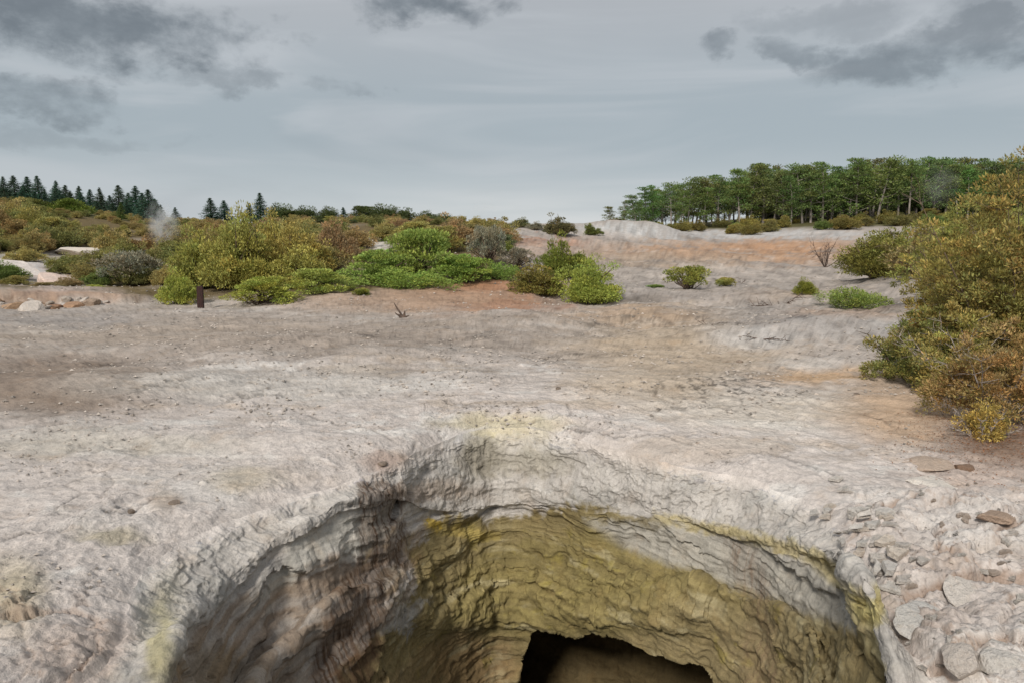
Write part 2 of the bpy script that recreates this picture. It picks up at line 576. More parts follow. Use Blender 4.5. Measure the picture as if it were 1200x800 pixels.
def make_ground():
    X, Y, Z, s = GX, GY, GZ, GS
    dc = np.hypot(X, Y)
    px, py = project(X, Y, Z)
    arc = phis[None] * 5.0 + 0 * X
    near = 1 - sstep(28, 70, dc)
    rub = sstep(950, 1010, px + 40 * perlin(X * .8, Y * .8, 0 * X)) * sstep(560, 600, py) * (s < 9) * (Y > 2)     # broken ground on the right
    lrub = sstep(190, 60, px) * sstep(640, 740, py) * (Y > 2)
    n1 = fbm(X / 1.7, Y / 1.7, 0 * X + 1.1, 3)
    n2 = fbm(X / .42, Y / .42, 0 * X + 5.1, 4, .55)
    # crust edges that run round the crater
    an = fbm(arc / 1.1 + 2 * n1, s / .22 + 1.5 * n1, 0 * X, 4, .58)
    rd = fbm(X / .9, Y / .9, 0 * X + 9, 4, .6, ridge=True)
    pit = sstep(.44, .70, fbm(X / .16, Y / .16, 0 * X + 2.7, 2, .6)) * sstep(-.15, .35, n1 + .4 * n2)
    n3 = fbm(X / .085, Y / .085, 0 * X + 7.7, 3, .6)
    step = np.abs(((an * 2.2 + n1) % 1.0) - .5) * 2
    rough = sstep(0, 6, dc) * (0.35 + .65 * (1 - sstep(13, 26, dc)))
    disp = near * (0.055 * n1 + 0.030 * n2 * (.5 + rough)) + rough * (0.020 * an + .012 * n3 - 0.030 * pit + .012 * step)
    disp += rub * (0.10 * rd + .06 * fbm(X / .3, Y / .3, 0 * X + 4, 4, .6, ridge=True) + .03 * n3)
    disp += lrub * (0.10 * rd + .05 * n2)
    # low swells farther off
    disp += sstep(14, 24, dc) * (1 - sstep(90, 140, dc)) * (.12 * fbm(X / 6, Y / 4, 0 * X + 12, 3, .45))
    # ripple of crust scales in the middle distance
    disp += sstep(12, 20, dc) * (1 - sstep(45, 60, dc)) * .02 * fbm(X / 1.3, Y / 1.3, 0 * X + 3, 3, .55, ridge=True)
    # tension cracks
    w1, w2, cid, _, _ = worley2((X + .35 * n1) / 1.5, (Y + .35 * n2 * .3) / 1.0, 3)
    crack = sstep(.045, .0, w2 - w1) * sstep(-.05, .3, fbm(X / 2.4, Y / 2.4, 0 * X + 6, 2)) * (1 - sstep(16, 24, dc))
    disp -= .03 * crack
    # platy crust: small broken steps
    c0 = fbm(arc / .75 + .8 * n1, s / .42 + .6 * n1, 0 * X + 14, 5, .56)
    t0, fr0 = terr(c0, 9)
    c1 = fbm(X / 2.4 + .5 * n1, Y / 1.5, 0 * X + 19, 5, .58)
    t1, fr1 = terr(c1, 8)
    c2 = fbm(X / .55 + n1, Y / .5 + n2 * .4, 0 * X + 23, 5, .6)
    t2, fr2 = terr(c2, 6)
    patch = sstep(-.25, .35, fbm(X / 1.9, Y / 1.9, 0 * X + 27, 3))
    patch2 = sstep(-.1, .35, fbm(X / 1.1, Y / 1.1, 0 * X + 37, 3))
    wn = 1 - sstep(15, 24, dc)
    wf = sstep(12, 22, dc) * (1 - sstep(70, 110, dc))
    disp += wn * (.15 * t0 * (.15 + .85 * patch) + .05 * t2 * (.2 + .8 * patch2)) + wf * .15 * t1
    # flaking plates, each tilted its own way, on the broken slope
    ck = np.full(X.shape, 99.0, np.float32)
    for line in ([(345, 480), (385, 494), (430, 500), (455, 512), (470, 520)], [(-10, 634), (60, 622), (110, 606), (160, 592), (215, 578), (255, 560)], [(126, 545), (128, 570), (132, 588)],
                 [(205, 560), (255, 540), (285, 528)], [(520, 470), (560, 476), (610, 470)], [(660, 500), (720, 512), (770, 508), (810, 520)], [(900, 530), (950, 545), (985, 560)],
                 [(240, 470), (300, 462), (360, 466)], [(40, 560), (90, 552), (130, 556)], [(770, 480), (830, 476), (880, 486)], [(1110, 575), (1160, 590), (1200, 610)],
                 [(0, 492), (70, 484), (130, 470), (190, 452)], [(140, 462), (180, 452), (240, 440)], [(880, 404), (902, 411), (930, 402)], [(900, 432), (960, 436), (1005, 442)],
                 [(690, 352), (735, 348), (770, 352)], [(820, 372), (880, 384), (950, 376), (1040, 366)], [(0, 418), (80, 424), (150, 428)], [(500, 398), (540, 394), (585, 396)],
                 [(620, 420), (680, 412), (740, 416)], [(330, 400), (400, 392), (440, 396)], [(1000, 480), (1050, 500), (1100, 530)], [(690, 385), (730, 378), (790, 376)]):
        ck = np.minimum(ck, seg_dist(px + 16 * n2 + 5 * n3, py + 7 * n2 + 3 * n3, line, False))
    ckm = sstep(2.0, .4, ck) * sstep(-.35, .1, n1 + n2)
    disp -= .03 * ckm
    plates = 0
    for sc, am, sd in ((.85, .19, 3), (.36, .075, 6), (.15, .022, 9)):
        a1, a2, ai, ax, ay = worley2((X * .8 + Y * .5) / sc + .35 * n2, (Y * .8 - X * .5) / (sc * 1.5) + .35 * n1, sd)
        th = ai * 40
        plates = plates + am * ((ai * 5.3) % 1.0 - .4 + 1.1 * (np.cos(th) * ax + np.sin(th) * ay)) - am * .35 * sstep(.10, .0, a2 - a1)
        if sd == 3:
            gap = sstep(.09, .0, a2 - a1)
        else:
            gap = np.maximum(gap, .8 * sstep(.08, .0, a2 - a1) * sstep(-.2, .3, n2))
    disp += (rub * .95 + lrub * .55) * plates
    # rills and stepped banks farther up the slope
    rl = fbm(X / 5 + .8 * n1, Y / 3.4, 0 * X + 81, 4, .55, ridge=True)
    trl, frl = terr(fbm(X / 7, Y / 5, 0 * X + 91, 4, .55), 5, .6)
    up = sstep(17, 26, dc) * (1 - sstep(95, 125, dc)) * sstep(-8, 2, X)
    disp += up * (.12 * rl + .55 * trl)
    fade = sstep(0, .12, s)
    Z = Z + disp * (0.25 + .75 * fade)
    # ---- colours
    wx, wy = px + 26 * n1 + 10 * n2, py + 9 * n1 + 5 * n2
    col = np.zeros(X.shape + (3,), np.float32)
    paint(col, np.ones_like(X, np.float32), (166, 156, 147))
    paint(col, sstep(380, 480, wy), (190, 181, 174))
    paint(col, sstep(.1, .6, fbm(X / 3, Y / 1.4, 0 * X + 2, 4)) * .7 * sstep(360, 420, wy), (198, 193, 187))

    sk = fbm(X / 4.5 + n1, Y / 1.6, 0 * X + 61, 5, .6)
    sk2 = fbm(X / 2.2 + .5 * n1, Y / 1.3, 0 * X + 71, 5, .62)
    paint(col, .75 * sstep(.08, .30, sk) * sstep(340, 380, py), (204, 199, 193))
    paint(col, .70 * sstep(.08, .32, sk2) * sstep(330, 350, py) * sstep(560, 430, py), (146, 134, 123))
    paint(col, .5 * sstep(.12, .35, -sk) * sstep(330, 350, py) * sstep(640, 480, py), (168, 152, 134))

    def blob(cx, cy, rx, ry, rgb, a=1.0, soft=.6):
        q = np.hypot((wx - cx) / rx, (wy - cy) / ry)
        paint(col, a * sstep(1 + soft, 1 - soft, q), rgb)
    blob(60, 450, 150, 40, (134, 119, 106), .95)
    blob(330, 395, 240, 20, (148, 135, 123), .7)
    blob(120, 385, 190, 16, (160, 147, 134), .6)
    blob(80, 375, 100, 10, (146, 141, 138), .6)
    blob(300, 450, 200, 18, (188, 182, 174), .7)
    blob(110, 520, 160, 16, (178, 172, 160), .6)
    blob(560, 345, 110, 22, (164, 128, 102), .75)
    blob(585, 335, 70, 10, (170, 124, 94), .8)
    blob(600, 358, 60, 8, (160, 108, 76), .6)
    blob(470, 352, 140, 14, (166, 140, 118), .7)
    blob(560, 395, 180, 22, (150, 138, 127), .55)
    blob(800, 410, 120, 38, (176, 158, 136), .8)
    blob(760, 455, 90, 22, (184, 168, 148), .6)
    blob(900, 480, 130, 22, (196, 186, 170), .5)
    blob(950, 385, 110, 20, (150, 144, 140), .75)
    blob(1000, 372, 70, 8, (168, 142, 120), .6)
    blob(740, 372, 90, 9, (172, 146, 120), .6)
    blob(860, 345, 120, 7, (172, 150, 128), .6)
    blob(880, 400, 50, 10, (188, 184, 180), .7)
    blob(985, 443, 80, 9, (194, 164, 132), .95)
    blob(1060, 485, 70, 34, (184, 158, 132), .9)
    blob(1188, 518, 84, 28, (128, 104, 86), .9)
    blob(1150, 555, 90, 18, (178, 158, 144), .6)
    blob(860, 297, 165, 13, (174, 138, 108), .9)
    blob(930, 288, 70, 10, (180, 140, 108), .6)
    blob(760, 306, 120, 9, (162, 146, 130), .8)
    blob(720, 268, 60, 7, (186, 186, 184), .9)
    blob(860, 275, 190, 5, (182, 180, 178), .9)
    blob(690, 278, 40, 7, (176, 160, 148), .6)
    blob(640, 283, 48, 5, (172, 122, 92), .7)
    blob(630, 292, 50, 8, (176, 150, 132), .6)
    blob(590, 275, 16, 6, (188, 184, 180), .9)
    blob(780, 345, 120, 12, (160, 152, 146), .8)
    blob(730, 352, 60, 5, (120, 110, 100), .7)  # shadow at the foot of the lime bush, painted into the ground
    blob(20, 310, 50, 18, (196, 192, 190), .9)
    blob(60, 328, 30, 16, (190, 176, 168), .9)
    blob(90, 297, 36, 6, (198, 190, 180), .9)
    blob(440, 285, 20, 6, (200, 194, 184), .95)
    blob(60, 348, 110, 8, (152, 118, 92), .6)
    blob(590, 496, 70, 7, (186, 174, 136), .6)
    blob(130, 628, 40, 9, (160, 150, 122), .6)
    blob(190, 585, 16, 14, (150, 132, 112), .5)
    blob(280, 560, 40, 16, (168, 158, 136), .5)
    blob(15, 700, 40, 40, (160, 148, 116), .6)
    blob(110, 770, 90, 40, (166, 150, 138), .6)
    blob(450, 540, 30, 10, (160, 138, 124), .7)
    fs = fbm(X / 9 + n1, Y / 5, 0 * X + 111, 5, .6)
    paint(col, .7 * sstep(.05, .3, fs) * sstep(36, 46, dc) * (1 - sstep(112, 122, dc)) * sstep(560, 620, px), (150, 142, 135))
    paint(col, .5 * sstep(.12, .35, -fs) * sstep(36, 46, dc) * (1 - sstep(112, 122, dc)) * sstep(560, 620, px), (190, 180, 170))
    # undergrowth soil in the thickets
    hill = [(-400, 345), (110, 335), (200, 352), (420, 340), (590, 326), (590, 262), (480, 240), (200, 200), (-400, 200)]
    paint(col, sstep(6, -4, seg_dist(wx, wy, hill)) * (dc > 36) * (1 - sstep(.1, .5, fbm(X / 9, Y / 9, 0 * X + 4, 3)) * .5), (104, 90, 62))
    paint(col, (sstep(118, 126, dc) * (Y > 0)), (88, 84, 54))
    blob(20, 312, 44, 14, (196, 192, 190), .9)
    blob(70, 325, 24, 14, (188, 172, 164), .9)
    blob(92, 298, 34, 5, (200, 192, 182), .9)
    blob(440, 286, 18, 6, (204, 198, 188), .95)
    # grain, dark lichen specks, darker pits, cracks and step edges, browner gaps
    g = fbm(X / .06, Y / .06, 0 * X + 1, 2, .6) * (1 - sstep(9, 20, dc)) * .5 + n2 * .35 + an * .3
    g += sstep(14, 26, dc) * .9 * fbm(X / 1.1, Y / .35, 0 * X + 31, 4, .6)
    lum = 1 + .22 * g
    lum *= 1 - .42 * ckm  # cracks darkened; dark shading of ledge edges painted in too
    mg = fbm(X / .8 + n1, Y / .8, 0 * X + 101, 5, .68)
    lum *= 1 + sstep(11, 18, dc) * (1 - sstep(60, 110, dc)) * (.34 * mg - .42 * sstep(.22, .5, mg) * sstep(-.1, .3, sk2) + .12 * sstep(.1, .4, -mg))
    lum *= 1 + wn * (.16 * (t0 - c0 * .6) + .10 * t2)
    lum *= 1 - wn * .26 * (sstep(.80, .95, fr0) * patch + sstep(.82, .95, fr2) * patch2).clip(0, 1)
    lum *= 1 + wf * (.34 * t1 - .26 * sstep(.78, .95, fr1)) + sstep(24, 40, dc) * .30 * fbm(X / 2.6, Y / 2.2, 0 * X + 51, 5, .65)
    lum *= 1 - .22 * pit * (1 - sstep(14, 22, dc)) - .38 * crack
    lum *= 1 - up * (.22 * sstep(.7, .95, frl) + .22 * sstep(.45, .9, -rl))
    sp = sstep(.42, .7, fbm(X / .5, Y / .3, 0 * X + 41, 4, .65)) * sstep(9, 12, dc) * (1 - sstep(45, 70, dc))
    lum *= 1 - .34 * sp
    bl = sstep(.02, .28, fbm(X / .22, Y / .3, 0 * X + 3, 4, .65)) * np.exp(-(((px - 850) / 75) ** 2 + ((py - 452) / 16) ** 2))
    lum *= 1 - .65 * np.clip(bl * 1.6, 0, 1)
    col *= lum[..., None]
    brown = np.clip(pit * .35 + rub * (gap * .75 + sstep(.1, .5, n1) * .35) + lrub * (gap * .6 + sstep(0, -.5, rd) * .4), 0, .85)
    paint(col, brown.astype(np.float32), (142, 118, 100))
    V = np.stack([X, Y, Z], -1)
    return V, np.clip(col, .01, .9)


def make_wall():
    V0 = np.stack([CX + WR * cosp, CY + WR * sinp, WZ], -1)
    n = grid_normals(*np.moveaxis(V0, -1, 0))
    cen = np.array([CX, CY, 2.0])
    flip = ((cen - V0) * n).sum(-1).mean() < 0
    if flip:
        n = -n
    X, Y, Z = np.moveaxis(V0, -1, 0)
    v = WV
    arc = phis[None] * 4.6 + 0 * X
    face = sstep(.05, .5, v) * sstep(3.4, 2.9, v)             # grey upper face
    alc = sstep(3.2, 3.8, v)                                  # hollow below the edge
    lw = leftw[None] + 0 * X
    n1 = fbm(X / 1.1, Y / 1.1, Z / 1.1, 3)
    n2 = fbm(X / .34, Y / .34, Z / .34, 4, .55)
    n3 = fbm(X / .1, Y / .1, Z / .1, 3, .6)
    tau = Z + .16 * n1 + .12 * np.sin(arc * .9) + .05 * n2
    st1 = fbm(arc / 1.6, tau / .16, 0 * X + 3, 4, .6)
    st2 = fbm(arc / 2.2, tau / .055, 0 * X + 7, 2, .6)
    # stepped beds: each bed stands proud then breaks back
    bed = tau / (.27 + .30 * lw) + .9 * n1 * (1 - .5 * lw) + .25 * n2
    saw = (bed - np.floor(bed))
    bedamp = perlin(np.floor(bed) * 3.7, arc / 1.3, 0 * X + .5)
    strk = fbm(arc / .07, v * .7 + .6 * n1, 0 * X + 2, 3, .6)
    f1, f2, cid, _, _ = worley2(arc / .26 + .5 * n2, Z / .19 + .4 * n2, 5)
    g1, g2, gid, _, _ = worley2(arc / .10 + .4 * n3, Z / .08, 9)
    lump = np.sqrt(np.clip(1 - f1 * f1 * 1.3, 0, 1))
    lump2 = np.sqrt(np.clip(1 - g1 * g1 * 1.3, 0, 1))
    lz = np.exp(-((v - 7.35) / .95) ** 2) * sstep(20, 45, phd)[None] * sstep(150, 112, phd)[None]
    ub = (phd > 30)[None] * (phd < 160)[None]
    disp = .15 * n1 * sstep(0, 1, v) + .04 * n2
    disp += face * (.03 * n2 + .008 * n3 + .020 * strk + .02 * fbm(X / .5, Y / .5, Z / .22, 4, .6, ridge=True))
    tw, frw = terr(fbm(arc / 3.2 + .5 * n1, tau / .55, 0 * X + 13, 3, .45), 4, .8)
    tf, frf = terr(fbm(arc / .8 + .5 * n1, Z / .42 + .2 * n2, 0 * X + 33, 4, .52), 5, .75)
    disp += alc * (.035 * st1 * (1 - .4 * lw) + .014 * st2 * (1 - .7 * lw) + .13 * bedamp * (1 - saw) * (1 + .3 * lw) + .006 * n3 + .13 * tw)
    disp += face * .11 * tf
    disp += lz * (.19 * (lump - .5) + .06 * (lump2 - .5) + .08 * n2)
    disp += (1 - face) * sstep(.0, .3, v) * 0 + .008 * n3 * (1 - alc)
    disp *= sstep(-.02, .5, v) * (1 - sstep(11.5, 13, v) * .9)
    P = V0 + n * disp[..., None]
    # ---- colours
    px, py = project(*np.moveaxis(V0, -1, 0))
    wx, wy = px + 22 * n1 + 14 * n2 + 6 * n3, py + 14 * n1 + 12 * n2 + 7 * n3 + 6 * st1
    col = np.zeros(X.shape + (3,), np.float32)
    o = np.ones_like(X, np.float32)
    paint(col, o, (181, 175, 168))
    paint(col, face * .7 * sstep(.0, .5, n1 + .6 * n2), (160, 157, 151))
    paint(col, face * .30 * sstep(.0, .4, strk), (158, 150, 138))
    paint(col, face * .42 * sstep(.15, .45, fbm(arc / 1.3, Z / .35, 0 * X + 66, 4, .6)), (204, 201, 196))

    def blob(cx, cy, rx, ry, rgb, a=1.0, soft=.6, m=1.0):
        q = np.hypot((wx - cx) / rx, (wy - cy) / ry)
        paint(col, a * sstep(1 + soft, 1 - soft, q) * m, rgb)

    def poly(pts, rgb, a=1.0, soft=10, m=1.0):
        paint(col, a * sstep(soft, -soft, seg_dist(wx, wy, pts)) * m, rgb)
    blob(560, 530, 26, 26, (130, 122, 104), .7)
    blob(620, 540, 40, 16, (150, 142, 122), .5)
    blob(180, 700, 34, 60, (158, 152, 136), .6)
    blob(600, 503, 50, 6, (182, 168, 128), .55)
    blob(500, 575, 60, 10, (148, 122, 96), .4)
    # yellow-olive sulphur wall
    yel_ = 0
    yel = [(470, 640), (520, 606), (600, 600), (690, 592), (760, 606), (850, 640), (950, 690), (1010, 740), (1060, 900), (380, 900), (400, 780), (480, 690)]
    poly(yel, (127, 114, 80), 1.0, 5)
    poly([(560, 640), (700, 622), (860, 660), (900, 720), (820, 745), (600, 745), (520, 730)], (125, 113, 73), .8, 10)
    poly([(520, 745), (600, 750), (600, 900), (420, 900), (440, 790)], (132, 116, 84), .9, 6)
    blob(560, 790, 50, 40, (136, 110, 78), .5)
    blob(860, 760, 120, 60, (140, 126, 94), .7)
    blob(640, 700, 120, 30, (142, 130, 82), .5, m=sstep(-.2, .4, n2))
    ys = sstep(590, 640, wy) * (lw < .5) * alc
    paint(col, .55 * ys * sstep(.08, .38, fbm(arc / .9, Z / .22, 0 * X + 121, 5, .62)), (168, 158, 126))
    paint(col, .55 * ys * sstep(.10, .35, fbm(arc / 1.4, Z / .14, 0 * X + 131, 5, .62)), (104, 92, 62))
    paint(col, .5 * ys * sstep(.2, .45, fbm(X / .5, Y / .5, Z / .4, 5, .6)), (150, 136, 70))
    # grey slabs
    poly([(700, 612), (780, 612), (880, 632), (960, 665), (1010, 720), (990, 735), (900, 700), (800, 665), (730, 640)], (164, 159, 149), .95, 9)
    poly([(300, 690), (330, 640), (400, 604), (470, 590), (460, 625), (380, 660), (290, 720)], (186, 181, 171), .95, 9)
    poly([(430, 715), (500, 700), (470, 740), (430, 745)], (166, 162, 156), .9, 6)
    poly([(340, 760), (370, 745), (360, 800), (330, 830)], (158, 150, 140), .8, 8)
    # brown bands and run-off
    band = sstep(-.1, .35, st1) * lw
    poly([(190, 830), (230, 740), (300, 690), (420, 650), (500, 600), (470, 700), (400, 860)], (124, 102, 78), .62, 7, m=.35 + .65 * sstep(-.25, .2, st1))
    paint(col, (band * alc * .30).astype(np.float32), (122, 100, 76))
    run = sstep(-.15, .4, fbm(arc / .05, v * .5 + n2 * .3, 0 * X + 4, 3, .6))
    poly([(425, 560), (475, 566), (470, 620), (455, 700), (420, 850), (355, 850), (380, 740), (415, 660)], (82, 62, 46), .95, 5, m=.55 + .45 * run)
    poly([(850, 620), (882, 640), (905, 700), (925, 850), (880, 850), (870, 700)], (118, 96, 78), .6, 10, m=.3 + .7 * run)
    blob(250, 790, 60, 30, (110, 92, 62), .6)
    blob(190, 760, 14, 50, (160, 152, 108), .6)
    poly([(760, 596), (950, 640), (1010, 690), (1045, 790), (1030, 800), (990, 700), (940, 652), (760, 606)], (170, 154, 96), .65, 5)
    blob(1025, 715, 14, 20, (190, 176, 116), .9)
    blob(545, 620, 30, 6, (164, 146, 86), .8)
    blob(505, 613, 12, 5, (186, 158, 62), .9)
    paint(col, CAVE * .9, (86, 73, 50))  # brown cave rock, darkened further to paint in the cave's shade
    # tone follows the relief: darker steps and bed edges, brighter lumps
    lum = 1 + .14 * n2 + .10 * n3 + alc * (.24 * st1 + .22 * st2) + face * .1 * strk + .25 * face * tf + .2 * alc * tw
    lum *= 1 - .32 * face * sstep(.8, .95, frf) - .14 * alc * sstep(.8, .95, frw)
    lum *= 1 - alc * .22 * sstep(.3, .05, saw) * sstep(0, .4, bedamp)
    lum *= 1 + lz * (.45 * (lump - .6))
    col *= np.clip(lum, .35, 1.6)[..., None]
    return P, np.clip(col, .008, .85)


GV, GC = make_ground()


def _surface(x, y):
    x, y = np.asarray(x, float), np.asarray(y, float)
    ph = np.arctan2(y - CY, x - CX) % (2 * math.pi)
    fi = np.interp(ph, np.append(phis, 2 * math.pi), np.arange(NPHI + 1))
    i0 = np.floor(fi).astype(int)
    t = fi - i0
    i0, i1 = i0 % NPHI, (i0 + 1) % NPHI
    rim = ra[i0] * (1 - t) + ra[i1] * t
    fs = np.interp(np.clip(np.hypot(x - CX, y - CY) - rim, 0, S[-1]), S, np.arange(len(S)))
    j0 = np.minimum(np.floor(fs).astype(int), len(S) - 2)
    u = fs - j0
    z = GV[..., 2]
    return ((z[j0, i0] * (1 - t) + z[j0, i1] * t) * (1 - u) + (z[j0 + 1, i0] * (1 - t) + z[j0 + 1, i1] * t) * u)


ground_z = _surface
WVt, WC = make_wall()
# the wall's top row is the ground's first row, so that they meet
blend = sstep(.6, 0, WV)[..., None]
WVt = WVt + blend * (GV[0][None] - np.stack([CX + WR[0] * cosp, CY + WR[0] * sinp, WZ[0]], -1)[None])
WVt[0] = GV[0]
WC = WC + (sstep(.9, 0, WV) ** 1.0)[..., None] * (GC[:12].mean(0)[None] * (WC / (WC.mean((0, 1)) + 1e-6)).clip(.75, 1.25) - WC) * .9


# ------------------------------------------------------------------ materials
def mat_new(name):
    m = bpy.data.materials.new(name)
    m.use_nodes = True
    m.node_tree.nodes.clear()
    return m, NT(m.node_tree)


def rock_material(name, fine=1.0, attr=True, rgb=(170, 165, 158), objcol=False, step=1.1):
    m, k = mat_new(name)
    out = k.new('ShaderNodeOutputMaterial')
    b = k.new('ShaderNodeBsdfPrincipled')
    b.inputs['Roughness'].default_value = .93
    b.inputs['Specular IOR Level'].default_value = .18
    tc = k.new('ShaderNodeTexCoord').outputs['Object']
    if attr:
        c = k.new('ShaderNodeVertexColor', layer_name='tone').outputs[0]
    elif objcol:
        c = k.new('ShaderNodeObjectInfo').outputs['Color']
    else:
        c = k.new('ShaderNodeRGB').outputs[0]
        c.default_value = (*srgb(*rgb, KA), 1)
    a1 = k.noise(tc, 9 * fine, 8, .68)
    a2 = k.noise(tc, 38 * fine, 5, .7)
    a3 = k.noise(tc, 2.2 * fine, 6, .62)
    f = k.math('ADD', k.ramp(a1, .25, .75, .86, 1.16, False), k.ramp(a2, .25, .75, -.20, .20, False))
    f = k.math('MULTIPLY', f, k.ramp(a3, .3, .7, .86, 1.14, False))
    dark = k.math('MULTIPLY', k.ramp(k.noise(tc, 30 * fine, 6, .75), .40, .30, 0, .55), k.ramp(k.noise(tc, 1.1 * fine, 5, .65), .42, .62))
    f = k.math('MULTIPLY', f, k.math('SUBTRACT', 1.0, dark))
    v = k.new('ShaderNodeVectorMath', operation='SCALE')
    k.l.new(c, v.inputs[0]); k.l.new(f, v.inputs['Scale'])
    warm = k.mix(k.ramp(k.noise(tc, 1.7 * fine, 6, .65), .52, .70, 0, .32), v.outputs[0], k.mix(1.0, v.outputs[0], (.86, .72, .58), 'MULTIPLY'))
    k.l.new(warm, b.inputs['Base Color'])
    q = k.math('MULTIPLY', k.noise(tc, 4.5 * fine, 7, .6, .4), 13.0)
    fl = k.math('FLOOR', q)
    stp = k.math('DIVIDE', k.math('ADD', fl, k.ramp(k.math('SUBTRACT', q, fl), .7, 1.0)), 13.0)
    big = k.new('ShaderNodeBump')
    big.inputs['Strength'].default_value = .8
    big.inputs['Distance'].default_value = .11 / fine
    k.l.new(a3, big.inputs['Height'])
    bm = k.new('ShaderNodeBump')
    bm.inputs['Strength'].default_value = .6
    bm.inputs['Distance'].default_value = .035 / fine
    hgt = k.math('ADD', k.math('ADD', a1, k.math('MULTIPLY', a2, .3)), k.math('MULTIPLY', stp, step))
    k.l.new(hgt, bm.inputs['Height'])
    k.l.new(big.outputs[0], bm.inputs['Normal'])
    k.l.new(bm.outputs[0], b.inputs['Normal'])
    k.l.new(b.outputs[0], out.inputs[0])
    return m


M_GROUND = rock_material("sinter_ground")
M_WALL = rock_material("crater_rock", 1.1, step=.25)
M_ROCK = rock_material("loose_rock", 2.0, attr=False, objcol=True)


def leaf_material(name, gloss=.25):
    m, k = mat_new(name)
    out = k.new('ShaderNodeOutputMaterial')
    oi = k.new('ShaderNodeObjectInfo')
    t = k.new('ShaderNodeVertexColor', layer_name='tone').outputs[0]
    c = k.mix(1.0, oi.outputs['Color'], t, 'MULTIPLY')
    hs = k.new('ShaderNodeHueSaturation')
    hs.inputs['Saturation'].default_value = 1.0
    k.l.new(k.math('ADD', k.math('MULTIPLY', oi.outputs['Random'], .016), .496), hs.inputs['Hue'])
    k.l.new(k.math('ADD', k.math('MULTIPLY', oi.outputs['Random'], .30), .85), hs.inputs['Value'])
    k.l.new(c, hs.inputs['Color'])
    c = hs.outputs[0]
    b = k.new('ShaderNodeBsdfPrincipled')
    b.inputs['Roughness'].default_value = .6
    b.inputs['Specular IOR Level'].default_value = gloss
    k.l.new(c, b.inputs['Base Color'])
    tr = k.new('ShaderNodeBsdfTranslucent')
    k.l.new(c, tr.inputs[0])
    mx = k.new('ShaderNodeMixShader')
    mx.inputs[0].default_value = .24
    k.l.new(b.outputs[0], mx.inputs[1]); k.l.new(tr.outputs[0], mx.inputs[2])
    k.l.new(mx.outputs[0], out.inputs[0])
    return m


M_LEAF = leaf_material("leaves")
M_NEEDLE = leaf_material("needles", .15)


def bark_material(name, rgb, scale=14):
    m, k = mat_new(name)
    out = k.new('ShaderNodeOutputMaterial')
    b = k.new('ShaderNodeBsdfPrincipled')
    b.inputs['Roughness'].default_value = .9
    tc = k.new('ShaderNodeTexCoord').outputs['Object']
    mp = k.new('ShaderNodeMapping')
    mp.inputs['Scale'].default_value = (1, 1, .22)
    k.l.new(tc, mp.inputs[0])
    n = k.noise(mp.outputs[0], scale, 6, .65)
    c = k.mix(k.ramp(n, .3, .7), srgb(*[q * .62 for q in rgb]), srgb(*[min(255, q * 1.2) for q in rgb]))
    k.l.new(c, b.inputs['Base Color'])
    bm = k.new('ShaderNodeBump')
    bm.inputs['Strength'].default_value = .6
    bm.inputs['Distance'].default_value = .02
    k.l.new(n, bm.inputs['Height'])
    k.l.new(bm.outputs[0], b.inputs['Normal'])
    k.l.new(b.outputs[0], out.inputs[0])
    return m


M_BARK = bark_material("bark", (104, 88, 74))
M_PALE = bark_material("weathered_wood", (150, 140, 132))
M_DEAD = bark_material("dead_wood", (92, 76, 66))
M_POST = bark_material("stained_post", (58, 36, 32), 30)

ground = add('ground', mesh_np('ground', GV.reshape(-1, 3), grid_faces(*GX.shape)[:, ::-1], GC.reshape(-1, 3)), M_GROUND)
tag(ground, 'pale grey sinter flat running from the crater rim to the trees', kind='structure')
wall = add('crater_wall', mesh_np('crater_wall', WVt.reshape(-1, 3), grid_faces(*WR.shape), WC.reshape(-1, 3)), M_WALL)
tag(wall, 'collapsed crater wall of grey rock and yellow sulphur with a dark cave', kind='structure')


# ------------------------------------------------------------------ plants
def kites(pos, dirn, nrm, length, width):
    """leaf quads: pointed kites along dirn, facing nrm"""
    d = dirn / (np.linalg.norm(dirn, axis=1, keepdims=True) + 1e-9)
    s = np.cross(d, nrm)
    s /= np.linalg.norm(s, axis=1, keepdims=True) + 1e-9
    L, Wd = length[:, None], width[:, None]
    n = np.cross(s, d)
    V = np.stack([pos, pos + d * L * .45 + s * Wd * .5 + n * L * .06, pos + d * L, pos + d * L * .45 - s * Wd * .5 + n * L * .06], 1)
    return V.reshape(-1, 3)


def unit(r, n):
    v = r.normal(size=(n, 3))
    return v / np.linalg.norm(v, axis=1, keepdims=True)


